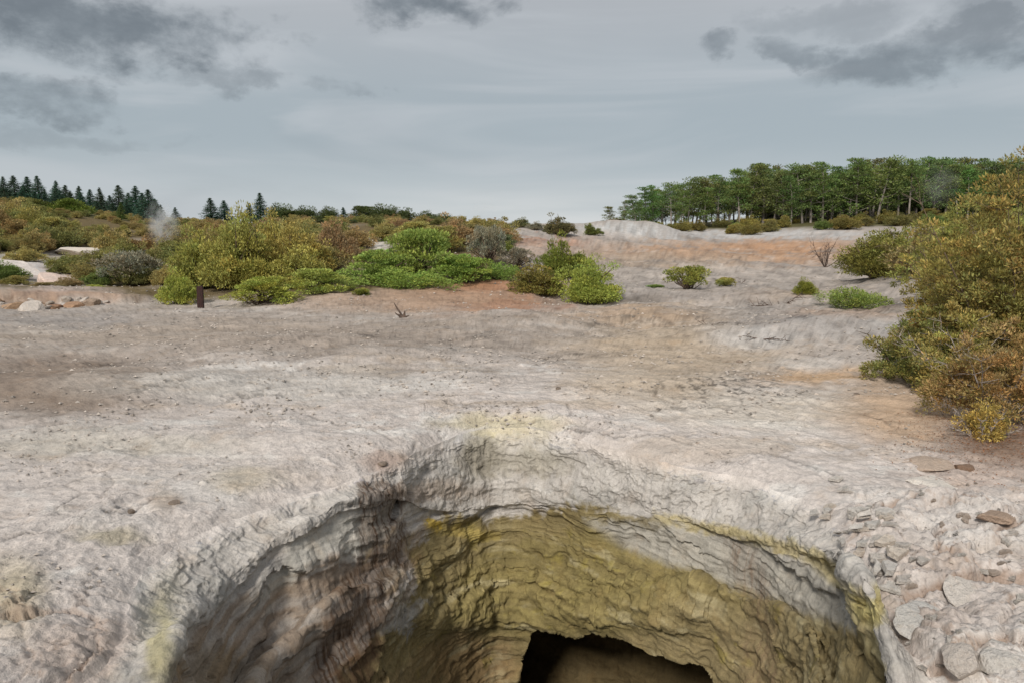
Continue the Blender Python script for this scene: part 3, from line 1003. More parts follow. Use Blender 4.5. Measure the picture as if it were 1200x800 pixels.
def clump_leaves(r, centres, radii, per, length, aspect=.42, up=.5, tone=(.72, 1.25), shell=.5, outc=None):
    """leaves through the volume of many flattened clumps"""
    n = len(centres)
    per = np.broadcast_to(per, (n,)).astype(int)
    idx = np.repeat(np.arange(n), per)
    m = len(idx)
    u = unit(r, m)
    rad = shell + (1 - shell) * r.random(m) ** .6
    rad *= np.where(r.random(m) < .12, r.uniform(1.0, 1.28, m), 1)
    off = u * rad[:, None]
    pos = centres[idx] + off * radii[idx]
    c0 = np.array([0, 0, 0.0]) if outc is None else outc
    outw = centres[idx] - c0
    outw /= np.linalg.norm(outw, axis=1, keepdims=True) + 1e-6
    d = u + .6 * outw + r.normal(size=(m, 3)) * .5 + np.array([0, 0, up])
    nr = np.array([0, 0, 1.0]) + .55 * u + r.normal(size=(m, 3)) * .45
    L = (length[idx] if np.ndim(length) else length) * r.uniform(.65, 1.35, m)
    V = kites(pos, d, nr, L, L * aspect * r.uniform(.8, 1.2, m))
    ct = r.uniform(.8, 1.2, n)[idx]
    warm = r.normal(0, .06, n)[idx] + r.normal(0, .05, m)
    b = r.uniform(tone[0], tone[1], m) * ct
    c = np.stack([b * (1 + warm), b, b * (1 - .6 * warm)], 1)
    return V, np.repeat(np.clip(c, .1, 2.2), 4, axis=0)


class Tubes:
    def __init__(s):
        s.V, s.F, s.n = [], [], 0

    def tube(s, pts, radii, sides=5):
        pts = np.array(pts, float)
        n = len(pts)
        t = np.gradient(pts, axis=0)
        t /= np.linalg.norm(t, axis=1, keepdims=True) + 1e-9
        ref = np.array([0, 0, 1.0]) if abs(t[0, 2]) < .9 else np.array([1.0, 0, 0])
        a = np.cross(t, ref)
        a /= np.linalg.norm(a, axis=1, keepdims=True) + 1e-9
        b = np.cross(t, a)
        ang = np.linspace(0, 2 * math.pi, sides, endpoint=False)
        rr = np.array(radii)[:, None, None]
        ringv = pts[:, None] + rr * (np.cos(ang)[None, :, None] * a[:, None] + np.sin(ang)[None, :, None] * b[:, None])
        s.V.append(ringv.reshape(-1, 3))
        s.F.append(grid_faces(n, sides) + s.n)
        s.n += n * sides

    def mesh(s, name):
        return mesh_np(name, np.concatenate(s.V), np.concatenate(s.F))


def wander(r, p, d, length, n, wob, lift=0.0):
    pts = [np.array(p, float)]
    d = np.array(d, float)
    for i in range(n):
        d = d + r.normal(size=3) * wob + np.array([0, 0, lift])
        d /= np.linalg.norm(d)
        pts.append(pts[-1] + d * length / n)
    return pts, d


def quads_mesh(name, V, c):
    return mesh_np(name, V, np.arange(len(V)).reshape(-1, 4), c, smooth=False)


LIB = {}


def make_shrub_kind(name, seed, form, clumps, per, leaf):
    """unit shrub: half width 1, height 1"""
    r = np.random.default_rng(seed)
    cs, rs = [], []
    tb = Tubes()
    ns = {'dome': 7, 'layer': 6, 'open': 9, 'mat': 5, 'tuft': 6, 'ragged': 9}[form]
    domes = []
    if form == 'ragged':
        for i in range(9):
            a, q = r.uniform(0, 6.28), r.random() ** .5 * .66
            domes.append((math.cos(a) * q, math.sin(a) * q, r.uniform(.26, .46), r.uniform(.42, .98) * (1 - .35 * q)))
        domes.append((r.uniform(-.2, .2), r.uniform(-.2, .2), .42, 1.0))
    lobes = [(r.uniform(0, 6.28), r.uniform(.75, 1.18)) for _ in range(7)]
    def outline(a):
        return 1 + .16 * math.sin(2 * a + lobes[0][0]) + .12 * math.sin(3 * a + lobes[1][0]) + .08 * math.sin(5 * a + lobes[2][0])
    for i in range(clumps):
        a = r.uniform(0, 2 * math.pi)
        if form == 'dome':
            e = math.asin(r.uniform(.0, 1) ** .8)
            q = r.uniform(.5, .93) if r.random() < .8 else r.uniform(.2, .6)
            q *= outline(a) * (1 + .12 * math.sin(3 * e + a * 2))
            c = (math.cos(a) * math.cos(e) ** .8 * q * .88, math.sin(a) * math.cos(e) ** .8 * q * .88, .10 + math.sin(e) * q * .84)
            k = r.uniform(.10, .22)
            rad = (k * 1.15, k * 1.15, k * .75)
        elif form == 'ragged':
            dx, dy, dr, dh = domes[i % len(domes)]
            e = math.asin(r.uniform(0, 1) ** .75)
            q = r.uniform(.72, 1.0)
            c = (dx + math.cos(a) * math.cos(e) * dr * q, dy + math.sin(a) * math.cos(e) * dr * q, .08 + (dh - .14) * (math.sin(e) * q if r.random() < .72 else r.random()))
            k = r.uniform(.06, .15)
            rad = (k * 1.25, k * 1.25, k * .62)
        elif form == 'layer':
            tier = r.random()
            q = r.random() ** .5 * (1 - .55 * tier) * .9 * outline(a)
            c = (math.cos(a) * q, math.sin(a) * q, .12 + .76 * tier * (1 - .25 * q) + r.normal(0, .03))
            k = r.uniform(.14, .27)
            rad = (k, k, k * .26)
        elif form == 'open':
            q = r.random() ** .6 * outline(a)
            c = (math.cos(a) * q * .85, math.sin(a) * q * .85, .30 + .62 * r.random() * (1 - .35 * q * q))
            k = r.uniform(.08, .16)
            rad = (k * 1.2, k * 1.2, k * .7)
        elif form == 'mat':
            q = r.random() ** .5 * .92 * outline(a)
            c = (math.cos(a) * q, math.sin(a) * q, .15 + .65 * r.random() * (1 - q * q * .7))
            k = r.uniform(.12, .22)
            rad = (k, k, .22)
        else:
            q = r.random() ** .6 * .7
            c = (math.cos(a) * q, math.sin(a) * q, .3 + .5 * r.random() * (1 - q * .6))
            k = r.uniform(.14, .26)
            rad = (k, k, k)
        cs.append(c); rs.append(rad)
    cs, rs = np.array(cs), np.array(rs)
    # stems from the base to a share of the clumps
    order = r.permutation(clumps)[:min(clumps, ns * 5)]
    stems = [r.uniform(-.06, .06, 2) for _ in range(ns)]
    for j, i in enumerate(order):
        b = stems[j % ns]
        p0 = np.array([b[0], b[1], -.08])
        p3 = cs[i] - np.array([0, 0, rs[i][2] * .3])
        p1 = p0 + np.array([p3[0] * .22, p3[1] * .22, max(p3[2], .2) * .5]) + r.normal(size=3) * .05
        p2 = p0 + (p3 - p0) * .68 + r.normal(size=3) * .07 + np.array([0, 0, .06])
        w = .030 if form != 'tuft' else .02
        tb.tube([p0, p1, p2, p3], [w, w * .72, w * .45, w * .15], 4)
    V, c = clump_leaves(r, cs, rs, per, leaf, up=.35, outc=np.array([0, 0, .1]), tone=(.55, 1.4))
    if form in ('ragged', 'open'):      # bare and half-bare shoots past the crown
        top = cs[cs[:, 2] > np.quantile(cs[:, 2], .6)]
        for i in range(16):
            b = top[r.integers(len(top))]
            p2, _ = wander(r, b, np.array([b[0], b[1], 1.0]) + r.normal(size=3) * .35, r.uniform(.10, .24), 4, .15)
            tb.tube(p2, [.010, .008, .006, .004, .003], 3)
            pp = np.array(p2)[r.integers(1, 5, 14)] + r.normal(0, .012, (14, 3))
            L = leaf * r.uniform(.4, .8, 14)
            V = np.concatenate([V, kites(pp, r.normal(size=(14, 3)) + [0, 0, .6], r.normal(size=(14, 3)) + [0, 0, .6], L, L * .4)])
            c = np.concatenate([c, np.ones((56, 3))])
    LIB[name] = (quads_mesh(name + '_foliage', V, c), tb.mesh(name + '_stems'))


make_shrub_kind('dome_a', 1, 'dome', 120, 80, .075)
make_shrub_kind('dome_b', 2, 'dome', 105, 85, .080)
make_shrub_kind('dome_c', 3, 'dome', 135, 70, .070)
make_shrub_kind('ragged_a', 31, 'ragged', 210, 75, .060)
make_shrub_kind('ragged_b', 32, 'ragged', 210, 75, .060)
make_shrub_kind('ragged_c', 33, 'ragged', 230, 70, .056)
make_shrub_kind('ragged_d', 34, 'ragged', 230, 70, .056)
make_shrub_kind('ragged_big', 35, 'ragged', 330, 85, .042)
make_shrub_kind('ragged_big_b', 36, 'ragged', 330, 85, .042)
make_shrub_kind('layer_a', 4, 'layer', 62, 150, .065)
make_shrub_kind('layer_b', 5, 'layer', 70, 140, .060)
make_shrub_kind('open_a', 6, 'open', 75, 70, .075)
make_shrub_kind('open_b', 7, 'open', 60, 80, .080)
make_shrub_kind('mat_a', 8, 'mat', 80, 110, .065)
make_shrub_kind('tuft_a', 9, 'tuft', 34, 75, .16)
for q in LIB.values():
    q[0].materials.append(M_LEAF)
    q[1].materials.append(M_BARK)

OLIVE, OLIVE2, DARK, RUST, OCHRE, BRIGHT, LIME, GREY, GREEN = (
    srgb(108, 106, 62), srgb(118, 112, 64), srgb(76, 84, 54), srgb(124, 104, 76), srgb(126, 114, 72), srgb(106, 117, 58), srgb(130, 134, 64),
    srgb(108, 104, 88), srgb(90, 102, 54))
LC = 2.05


def shrub(kind, x, y, w, h, col, label, group=None, rot=None, deep=None, name='shrub', cat='shrub', sink=.04):
    me_f, me_s = LIB[kind]
    e = bpy.data.objects.new(name, None)
    COL.objects.link(e)
    e.location = (x, y, gz(x, y) - sink)
    e.rotation_euler = (0, 0, rng.uniform(0, 6.28) if rot is None else rot)
    e.scale = (w / 2, (deep or w) / 2, h)
    tag(e, label, cat, group)
    f = add('foliage', me_f, None, e)
    f.color = (*[q * LC for q in col], 1)
    add('stems', me_s, None, e)
    return e


def shrub_px(kind, px, top, wpx, depth, col, label, group=None, **kw):
    """a shrub whose crown reaches photograph row `top` in column px, wpx wide, standing `depth` metres away"""
    x = (px - 600) / F * depth * (CP + (400 - top) / F * SP) ** -1
    p = pt(px, top, depth)
    h = p[2] - gz(p[0], depth)
    w = wpx / F * depth
    if h < .15:
        print("LOW SHRUB", px, top, depth, round(h, 2)); h = .25
    return shrub(kind, p[0], depth, w, h * 1.02, col, label, group, **kw)


G_HILL = 'shrubs in the left hillside thicket'
# left foreground of the thicket, one by one
shrub_px('ragged_c', 206, 308, 62, 36, LIME, 'yellow green rounded bush left of the dark post')
shrub_px('ragged_big', 276, 238, 170, 42, srgb(120, 116, 60), 'tall olive bush with bare twigs above its crown behind the post', deep=5.5)
shrub_px('ragged_big_b', 338, 258, 120, 44, srgb(126, 114, 62), 'ochre tall bush right of the tall olive one behind the post')
shrub_px('layer_a', 305, 322, 125, 35, LIME, 'low spreading yellow green bush right of the dark post', deep=3.5)
shrub_px('ragged_a', 392, 256, 62, 56, RUST, 'rusty brown rounded bush left of the bright green mound', )
shrub_px('layer_b', 372, 312, 90, 38, srgb(112, 116, 58), 'low olive green bush between spreading lime bush and green mound', deep=4)
shrub_px('layer_b', 492, 264, 130, 44, BRIGHT, 'tall bright green layered mound at the middle of the thicket', deep=6)
shrub_px('layer_a', 448, 290, 110, 42, BRIGHT, 'bright green layered shrub at left foot of tall green mound', deep=5)
shrub_px('layer_a', 545, 296, 110, 43, srgb(104, 118, 56), 'bright green low shrub at right foot of tall green mound', deep=4.5)
shrub_px('mat_a', 470, 314, 130, 40, srgb(106, 120, 56), 'bright green mat in front of the tall green mound', deep=3)
shrub_px('mat_a', 585, 306, 60, 45, srgb(98, 114, 54), 'small bright green mat at right end of green thicket', deep=3)
shrub_px('open_a', 572, 262, 46, 52, GREY, 'grey twiggy bush behind right end of green thicket')
shrub_px('ragged_b', 530, 250, 60, 66, RUST, 'rust coloured bush on skyline above the green mound')
for px, top, wp, d, c, kd, lab in ((236, 258, 90, 43, srgb(116, 114, 58), 'ragged_c', 'olive bush at the left shoulder of the tall olive bush'),
                                   (314, 247, 84, 46, srgb(124, 112, 62), 'ragged_d', 'golden olive bush at the right shoulder of the tall olive bush'),
                                   (360, 285, 90, 41, srgb(118, 112, 60), 'ragged_a', 'yellowish olive bush behind the low olive green bush'),
                                   (12, 322, 64, 42, OLIVE2, 'ragged_a', 'low olive bush at the left edge above the ochre ledge'),
                                   (52, 330, 46, 41, srgb(116, 104, 70), 'layer_b', 'flat brownish bush above the middle of the ochre ledge'),
                                   (80, 322, 40, 43, srgb(120, 104, 74), 'ragged_b', 'small brown bush right of the pale outcrop'),
                                   (112, 312, 46, 45, GREEN, 'ragged_c', 'small green bush left of the grey twiggy bush'),
                                   (150, 292, 76, 46, GREY, 'open_a', 'large grey twiggy bush left of the lime bush'),
                                   (172, 284, 60, 50, OLIVE, 'ragged_b', 'olive bush behind the large grey twiggy bush'),
                                   (110, 340, 22, 42, LIME, 'mat_a', 'tiny lime tuft at the foot of the grey twiggy bush'),
                                   (84, 298, 60, 52, srgb(98, 98, 56), 'ragged_a', 'dark olive bush just below the small pale ledge')):
    shrub_px(kd, px, top, wp, d, c, lab)
# the pair in the middle and the single shrubs on the sinter
shrub_px('ragged_big', 686, 297, 112, 39, srgb(118, 124, 58), 'lime green bush in the middle of the sinter, on a dark stem', deep=3.6)
shrub_px('ragged_a', 634, 308, 96, 40, srgb(104, 98, 50), 'dull olive bush leaning on the lime bush at its left', deep=3.6)
shrub_px('ragged_b', 661, 272, 70, 47, srgb(92, 98, 42), 'dark green bush standing just behind the lime bush')
shrub_px('open_a', 806, 310, 62, 44, srgb(104, 104, 48), 'open olive shrub with bare stems alone right of centre')
shrub_px('tuft_a', 850, 325, 30, 46, srgb(110, 106, 60), 'small pale olive tuft right of the open olive shrub', name='tuft', cat='tuft')
shrub_px('tuft_a', 769, 337, 26, 45, GREEN, 'low green tuft left of the open olive shrub', name='tuft', cat='tuft')
shrub_px('ragged_c', 944, 322, 36, 40, srgb(104, 104, 44), 'small olive bush beside the fallen grey branch')
shrub_px('mat_a', 1002, 336, 165, 33, srgb(108, 118, 58), 'low bright green mat left of the big bushes', deep=2.4)
shrub_px('ragged_big_b', 1036, 263, 150, 46, srgb(98, 96, 46), 'dark olive rounded bush behind the low green mat')
shrub_px('tuft_a', 423, 337, 26, 37, srgb(104, 108, 50), 'tiny olive tuft in front of the green thicket', name='tuft', cat='tuft')
shrub_px('tuft_a', 852, 330, 24, 50, srgb(108, 100, 52), 'second pale tuft just behind the small pale one', name='tuft', cat='tuft')
# skyline shrubs in the middle
shrub_px('ragged_b', 652, 250, 48, 84, srgb(88, 84, 56), 'brown green bush on the skyline over the orange bank')
shrub_px('ragged_a', 693, 261, 28, 86, srgb(88, 94, 48), 'small green bush alone on the skyline left of the pale mound')
shrub_px('ragged_c', 610, 253, 34, 90, srgb(92, 92, 60), 'small bush on the skyline left of the brown green one')
shrub_px('ragged_c', 626, 258, 26, 88, GREY, 'little grey bush on the skyline between two green ones')
shrub_px('ragged_a', 590, 282, 40, 60, srgb(92, 96, 46), 'dark green bush behind right end of green thicket')
shrub_px('open_b', 606, 290, 50, 52, srgb(104, 98, 84), 'grey stemmed bush at left of the pair by the lime bush')
shrub_px('tuft_a', 722, 265, 24, 97, srgb(96, 92, 56), 'low olive tuft on the pale mound', name='tuft', cat='tuft')

# thickets: many alike shrubs, each its own thing
PAL_HILL = [OLIVE, OLIVE2, OCHRE, srgb(116, 106, 66), srgb(98, 98, 58), srgb(122, 104, 70), srgb(110, 100, 62)]


ZONES = ((20, 'at the left picture edge'), (70, 'above the pale outcrop'), (130, 'below the dark conifers'), (180, 'left of the steam'), (225, 'right of the steam'),
         (300, 'behind the tall olive bush'), (360, 'behind the ochre bush'), (420, 'behind the rusty bush'), (470, 'behind the pale gap'), (530, 'above the green mound'),
         (610, 'near the grey twiggy bush'), (745, 'on the pale crest'), (830, 'under the left pines'), (920, 'under the middle pines'), (1000, 'above the dead shrub'),
         (1070, 'behind the dark olive mound'), (1140, 'behind the wide ochre bush'), (9999, 'at the right picture edge'))


def scatter(n, pxr, dr, hr, wr, pal, kinds, label, group, seed):
    lim = ((-80, 226), (0, 228), (45, 231), (62, 246), (95, 258), (140, 266), (205, 262), (240, 256), (330, 250), (430, 250), (560, 252), (600, 258), (640, 262), (780, 258), (1000, 246), (1300, 200))
    r = random.Random(seed)
    out = []
    for i in range(n):
        for _ in range(60):
            d = r.uniform(*dr); px = r.uniform(*pxr)
            x = (px - 600) / F * d
            if all((x - o[0]) ** 2 + (d - o[1]) ** 2 > (o[2] * .55) ** 2 for o in out):
                break
        w = r.uniform(*wr); h = r.uniform(*hr)
        z = gz(x, d)
        _, ppy = project(np.array([x]), np.array([d]), np.array([z]))
        # keep the pale outcrops open
        if -20 < px < 62 and 46 < d < 58 or (72 < px < 118 and 58 < d < 72) or (425 < px < 455 and 46 < d < 68):
            continue
        ztop = pt(px, float(np.interp(px, [q[0] for q in lim], [q[1] for q in lim])) + r.uniform(0, 5), d)[2]
        h = max(min(h, ztop - z), .9)
        w = min(w, h * 2.3)
        out.append((x, d, w))
        c = r.choice(pal)
        hue = 'rusty' if c[0] > 1.32 * c[1] else 'ochre' if c[0] > 1.12 * c[1] else 'green' if c[1] > 1.08 * c[0] else 'olive'
        size = 'low' if h < 1.5 else 'tall' if h > 2.3 else 'middling'
        t = (d - dr[0]) / (dr[1] - dr[0])
        rowname = 'front' if t < .25 else 'second' if t < .5 else 'third' if t < .75 else 'back'
        zone = next(q[1] for q in ZONES if px < q[0])
        shrub(r.choice(kinds), x, d, w, h, c, '%s %s shrub, %s row of %s, %s' % (size, hue, rowname, label, zone), group)


scatter(150, (-60, 260), (70, 130), (1.8, 3.2), (4.0, 7.0), PAL_HILL, ['ragged_a', 'ragged_b', 'ragged_c', 'ragged_d', 'dome_a', 'layer_b'],
        'the left hill', 'shrubs on the left hillside', 3)
scatter(40, (-40, 215), (44, 76), (1.2, 2.3), (2.6, 4.8), PAL_HILL + [GREEN], ['ragged_a', 'ragged_b', 'ragged_c', 'ragged_d', 'dome_a'],
        'the outcrop thicket', 'shrubs among the left outcrops', 5)
scatter(90, (200, 600), (58, 120), (1.6, 2.6), (3.6, 6.0), PAL_HILL + [RUST, RUST, DARK], ['ragged_a', 'ragged_b', 'ragged_c', 'ragged_d', 'dome_a', 'layer_b'],
        'the middle thicket', 'shrubs in the middle thicket', 8)
scatter(16, (225, 420), (46, 62), (1.6, 2.4), (2.6, 4.2), PAL_HILL + [GREEN], ['ragged_a', 'ragged_b', 'open_a'],
        'the post thicket', 'shrubs behind the post bushes', 9)
scatter(30, (790, 1110), (104, 124), (1.3, 2.4), (3.0, 5.5), [srgb(100, 92, 50), srgb(92, 86, 52), srgb(110, 100, 52), GREEN], ['ragged_a', 'ragged_b', 'ragged_c', 'ragged_d', 'dome_a', 'layer_b'],
        'the wood edge', 'shrubs at the foot of the pines', 12)
scatter(9, (700, 800), (100, 112), (.8, 1.4), (2.0, 3.6), [srgb(100, 96, 54), GREEN], ['ragged_a', 'ragged_c'],
        'the pale mound', 'shrubs on the pale mound', 13)
scatter(22, (1040, 1260), (34, 90), (1.8, 3.0), (3.2, 5.0), [srgb(108, 108, 58), OLIVE2, srgb(112, 114, 58), srgb(118, 106, 70)], ['ragged_a', 'ragged_b', 'ragged_c', 'ragged_d', 'dome_a'],
        'the right slope', 'shrubs behind the big right bushes', 14)


# ------------------------------------------------------------------ trees
def make_conifer(name, seed):
    r = np.random.default_rng(seed)
    cs, rs = [], []
    tb = Tubes()
    tb.tube([(0, 0, -.02), (0, 0, .5), (.004, 0, 1.0)], [.014, .009, .002], 6)
    z = .12
    while z < .985:
        reach = .20 * (1 - z) ** .95 + .006
        for k in range(7):
            a = r.uniform(0, 6.28)
            L = reach * r.uniform(.6, 1.12)
            tip = np.array([math.cos(a) * L, math.sin(a) * L, z - .10 * L + r.uniform(-.012, .012)])
            base = np.array([0, 0, z])
            tb.tube([base, (base + tip) / 2 + np.array([0, 0, .012]), tip], [.004, .003, .001], 3)
            for t in (.35, .65, .95):
                cs.append(base + (tip - base) * t); rs.append((.006 + .034 * (1 - z), .006 + .034 * (1 - z), .010))
        z += .034
    cs.append((0, 0, .985)); rs.append((.004, .004, .03))
    V, c = clump_leaves(r, np.array(cs), np.array(rs), 9, .016 + .030 * (1 - np.array(cs)[:, 2]), .30, up=.1, outc=np.array([0, 0, .5]), shell=.2)
    LIB[name] = (quads_mesh(name + '_crown', V, c), tb.mesh(name + '_trunk'))


def make_pine(name, seed, lo):
    r = np.random.default_rng(seed)
    cs, rs = [], []
    tb = Tubes()
    lean = r.normal(0, .03, 2)
    trunk, _ = wander(r, (0, 0, -.02), (lean[0], lean[1], 1), .97, 6, .035)
    tb.tube(trunk, np.linspace(.017, .004, 7), 6)
    tp = np.array(trunk)
    nl = 19
    for i in range(nl):
        t = lo + (1 - lo) * (i + r.random()) / nl
        base = np.array([np.interp(t * 6, range(7), tp[:, q]) for q in range(3)])
        a = i * 2.4 + r.uniform(-.5, .5)
        L = (.23 * (1 - ((t - lo) / (1 - lo)) ** 1.6) + .06) * r.uniform(.4, 1.3)
        d = np.array([math.cos(a), math.sin(a), r.uniform(.05, .6)])
        pts, _ = wander(r, base, d, L, 4, .14, .04)
        tb.tube(pts, [.007, .005, .004, .003, .001], 4)
        for q in (2, 3, 4):
            cs.append(np.array(pts[q]) + r.normal(0, .018, 3)); k = r.uniform(.034, .080); rs.append((k * 1.5, k * 1.5, k * .48))
    cs.append(tp[-1]); rs.append((.04, .04, .05))
    V, c = clump_leaves(r, np.array(cs), np.array(rs), 52, .032, .36, up=.5, outc=np.array([0, 0, .6]), shell=.35, tone=(.55, 1.4))
    LIB[name] = (quads_mesh(name + '_crown', V, c), tb.mesh(name + '_trunk'))


for i in range(4):
    make_conifer('conifer_%d' % i, 40 + i)
for i in range(5):
    make_pine('pine_%d' % i, 60 + i, .12 + .06 * i)
for q, v in LIB.items():
    if q[:4] in ('coni', 'pine'):
        v[0].materials.append(M_NEEDLE)
        v[1].materials.append(M_PALE if q[:4] == 'pine' else M_BARK)


def tree(kind, name, x, y, top_z, wide, col, label, group=None):
    z = gz(x, y) - .1
    h = top_z - z
    e = bpy.data.objects.new(name, None)
    COL.objects.link(e)
    e.location = (x, y, z)
    e.rotation_euler = (0, 0, rng.uniform(0, 6.28))
    e.scale = (h * wide, h * wide, h)
    tag(e, label, 'tree', group)
    c = add('crown', LIB[kind][0], None, e)
    c.color = (*[q * LC for q in col], 1)
    add('trunk', LIB[kind][1], None, e)
    return e


# the row of dark conifers on the left skyline
tops = [(-14, 212), (3, 207), (15, 206), (31, 207), (43, 206), (52, 222), (65, 212), (76, 217), (92, 218), (105, 222), (116, 220), (128, 229), (138, 217),
        (150, 226), (158, 218), (166, 226), (173, 222), (181, 233), (188, 240), (205, 243), (246, 232), (262, 235), (292, 238), (304, 226), (402, 243)]
rt = random.Random(4)
rt0 = random.Random(9)
tops += [(rt0.uniform(-20, 205), None) for _ in range(58)]
for i, (px, top) in enumerate(tops):
    if top is None:
        top = float(np.interp(px, [-20, 50, 130, 180, 205], [214, 218, 230, 236, 250])) + rt0.uniform(0, 12)
    d = 138 + rt.uniform(-16, 22) if px < 220 else 150 + rt.uniform(-10, 14)
    p = pt(px, top, d)
    g = 'dark conifers on the left skyline'
    far = 'back' if d > 146 else 'front' if d < 130 else 'middle'
    lab = '%s dark conifer, %s row of the left skyline, %s' % ('tall' if top < 216 else 'short' if top > 228 else 'middling', far,
                                                                      next(q[1] for q in ((20, 'at the picture edge'), (50, 'above the hilltop bushes'), (80, 'left of the round green tree'),
                                                                                          (110, 'above the round green tree'), (145, 'by the broad green conifer'), (175, 'left of the steam'), (999, 'behind the steam')) if px < q[0]))
    if px > 220:
        g, lab = 'conifer tips above the middle thicket', 'tip of a dark conifer above the tall olive bush'
    if px == 402:
        g, lab = None, 'lone dark conifer tip on the skyline over the rusty bush'
    tree('conifer_%d' % (i % 4), 'conifer', p[0], d, p[2], rt.uniform(2.0, 3.0), srgb(60 + rt.uniform(-6, 8), 80, 64), lab, g)
p = pt(141, 237, 110)
tree('conifer_1', 'conifer', p[0], 110, p[2], 1.9, srgb(74, 88, 46), 'broad mid green conifer in front of the dark row')
for px, top, wd, lab in ((82, 233, 60, 'fresh green round tree in front of the dark conifers'),
                         (28, 232, 70, 'dark green round tree at left in front of the conifers')):
    shrub_px('dome_b', px, top, wd, 112, srgb(86, 98, 42) if px > 50 else srgb(80, 84, 40), lab, name='round_tree', cat='tree')
# round dark trees on the middle skyline
for px, top, wd in ((328, 238, 40), (358, 241, 34), (384, 242, 34), (425, 240, 50), (448, 239, 46), (470, 243, 44), (500, 247, 36), (345, 246, 50), (520, 250, 40)):
    shrub_px('layer_b' if px % 2 else 'dome_c', px, top, wd, 128, srgb(66, 74, 42), 'dark spreading tree along the middle skyline', 'dark trees on the middle skyline', name='spreading_tree', cat='tree')
# the pine wood on the right
edge_px = [712, 730, 760, 790, 820, 850, 880, 920, 960, 1000, 1050, 1100, 1130, 1180, 1260]
edge_py = [246, 238, 222, 213, 212, 205, 198, 195, 196, 191, 190, 187, 187, 189, 190]
pr = random.Random(21)
for row in range(4):
    px = 716 + row * 14 if row < 3 else 830
    while px < 1230:
        top = float(np.interp(px, edge_px, edge_py)) + pr.uniform(-5, 12) + (0, 12, 4, 1)[row] * pr.uniform(.3, 1.3)
        d = 124 + row * 7 + pr.uniform(-3, 3) + (px > 900) * 0
        p = pt(px, top, d)
        if p[2] - gz(p[0], d) > 1.5:
            tree('pine_%d' % pr.randrange(5), 'pine_tree', p[0], d, p[2], pr.uniform(.95, 1.6),
                 srgb(84 + pr.uniform(-8, 8), 94 + pr.uniform(-8, 8), 54),
                 '%s pine in the %s row of the right wood, %s' % ('tall' if top < np.interp(px, edge_px, edge_py) + 1.5 else 'shorter', ('front', 'second', 'third', 'back')[row],
                  next(q[1] for q in ((740, 'at its left end'), (775, 'left of the sky gaps'), (815, 'at the first sky gap'), (860, 'at the widest sky gap'), (905, 'at the last sky gap'), (950, 'left of the dead shrub'),
                                      (1000, 'above the dead shrub'), (1050, 'above the dark olive mound'), (1090, 'left of the faint steam'), (1130, 'behind the faint steam'), (9999, 'behind the tallest bush')) if px < q[0])),
                 'pines in the right wood')
        px += pr.uniform(8, 16)


for i in range(40):
    px = pr.uniform(900, 1190)
    d = pr.uniform(150, 162)
    p = pt(px, pr.uniform(222, 238), d)
    shrub(pr.choice(['dome_a', 'dome_b', 'dome_c']), p[0], d, pr.uniform(6, 9), max(2.5, p[2] - gz(p[0], d)), srgb(84, 92, 56), 'dark understorey tree deep in the pine wood',
          'understorey trees in the pine wood', name='understorey_tree', cat='tree')


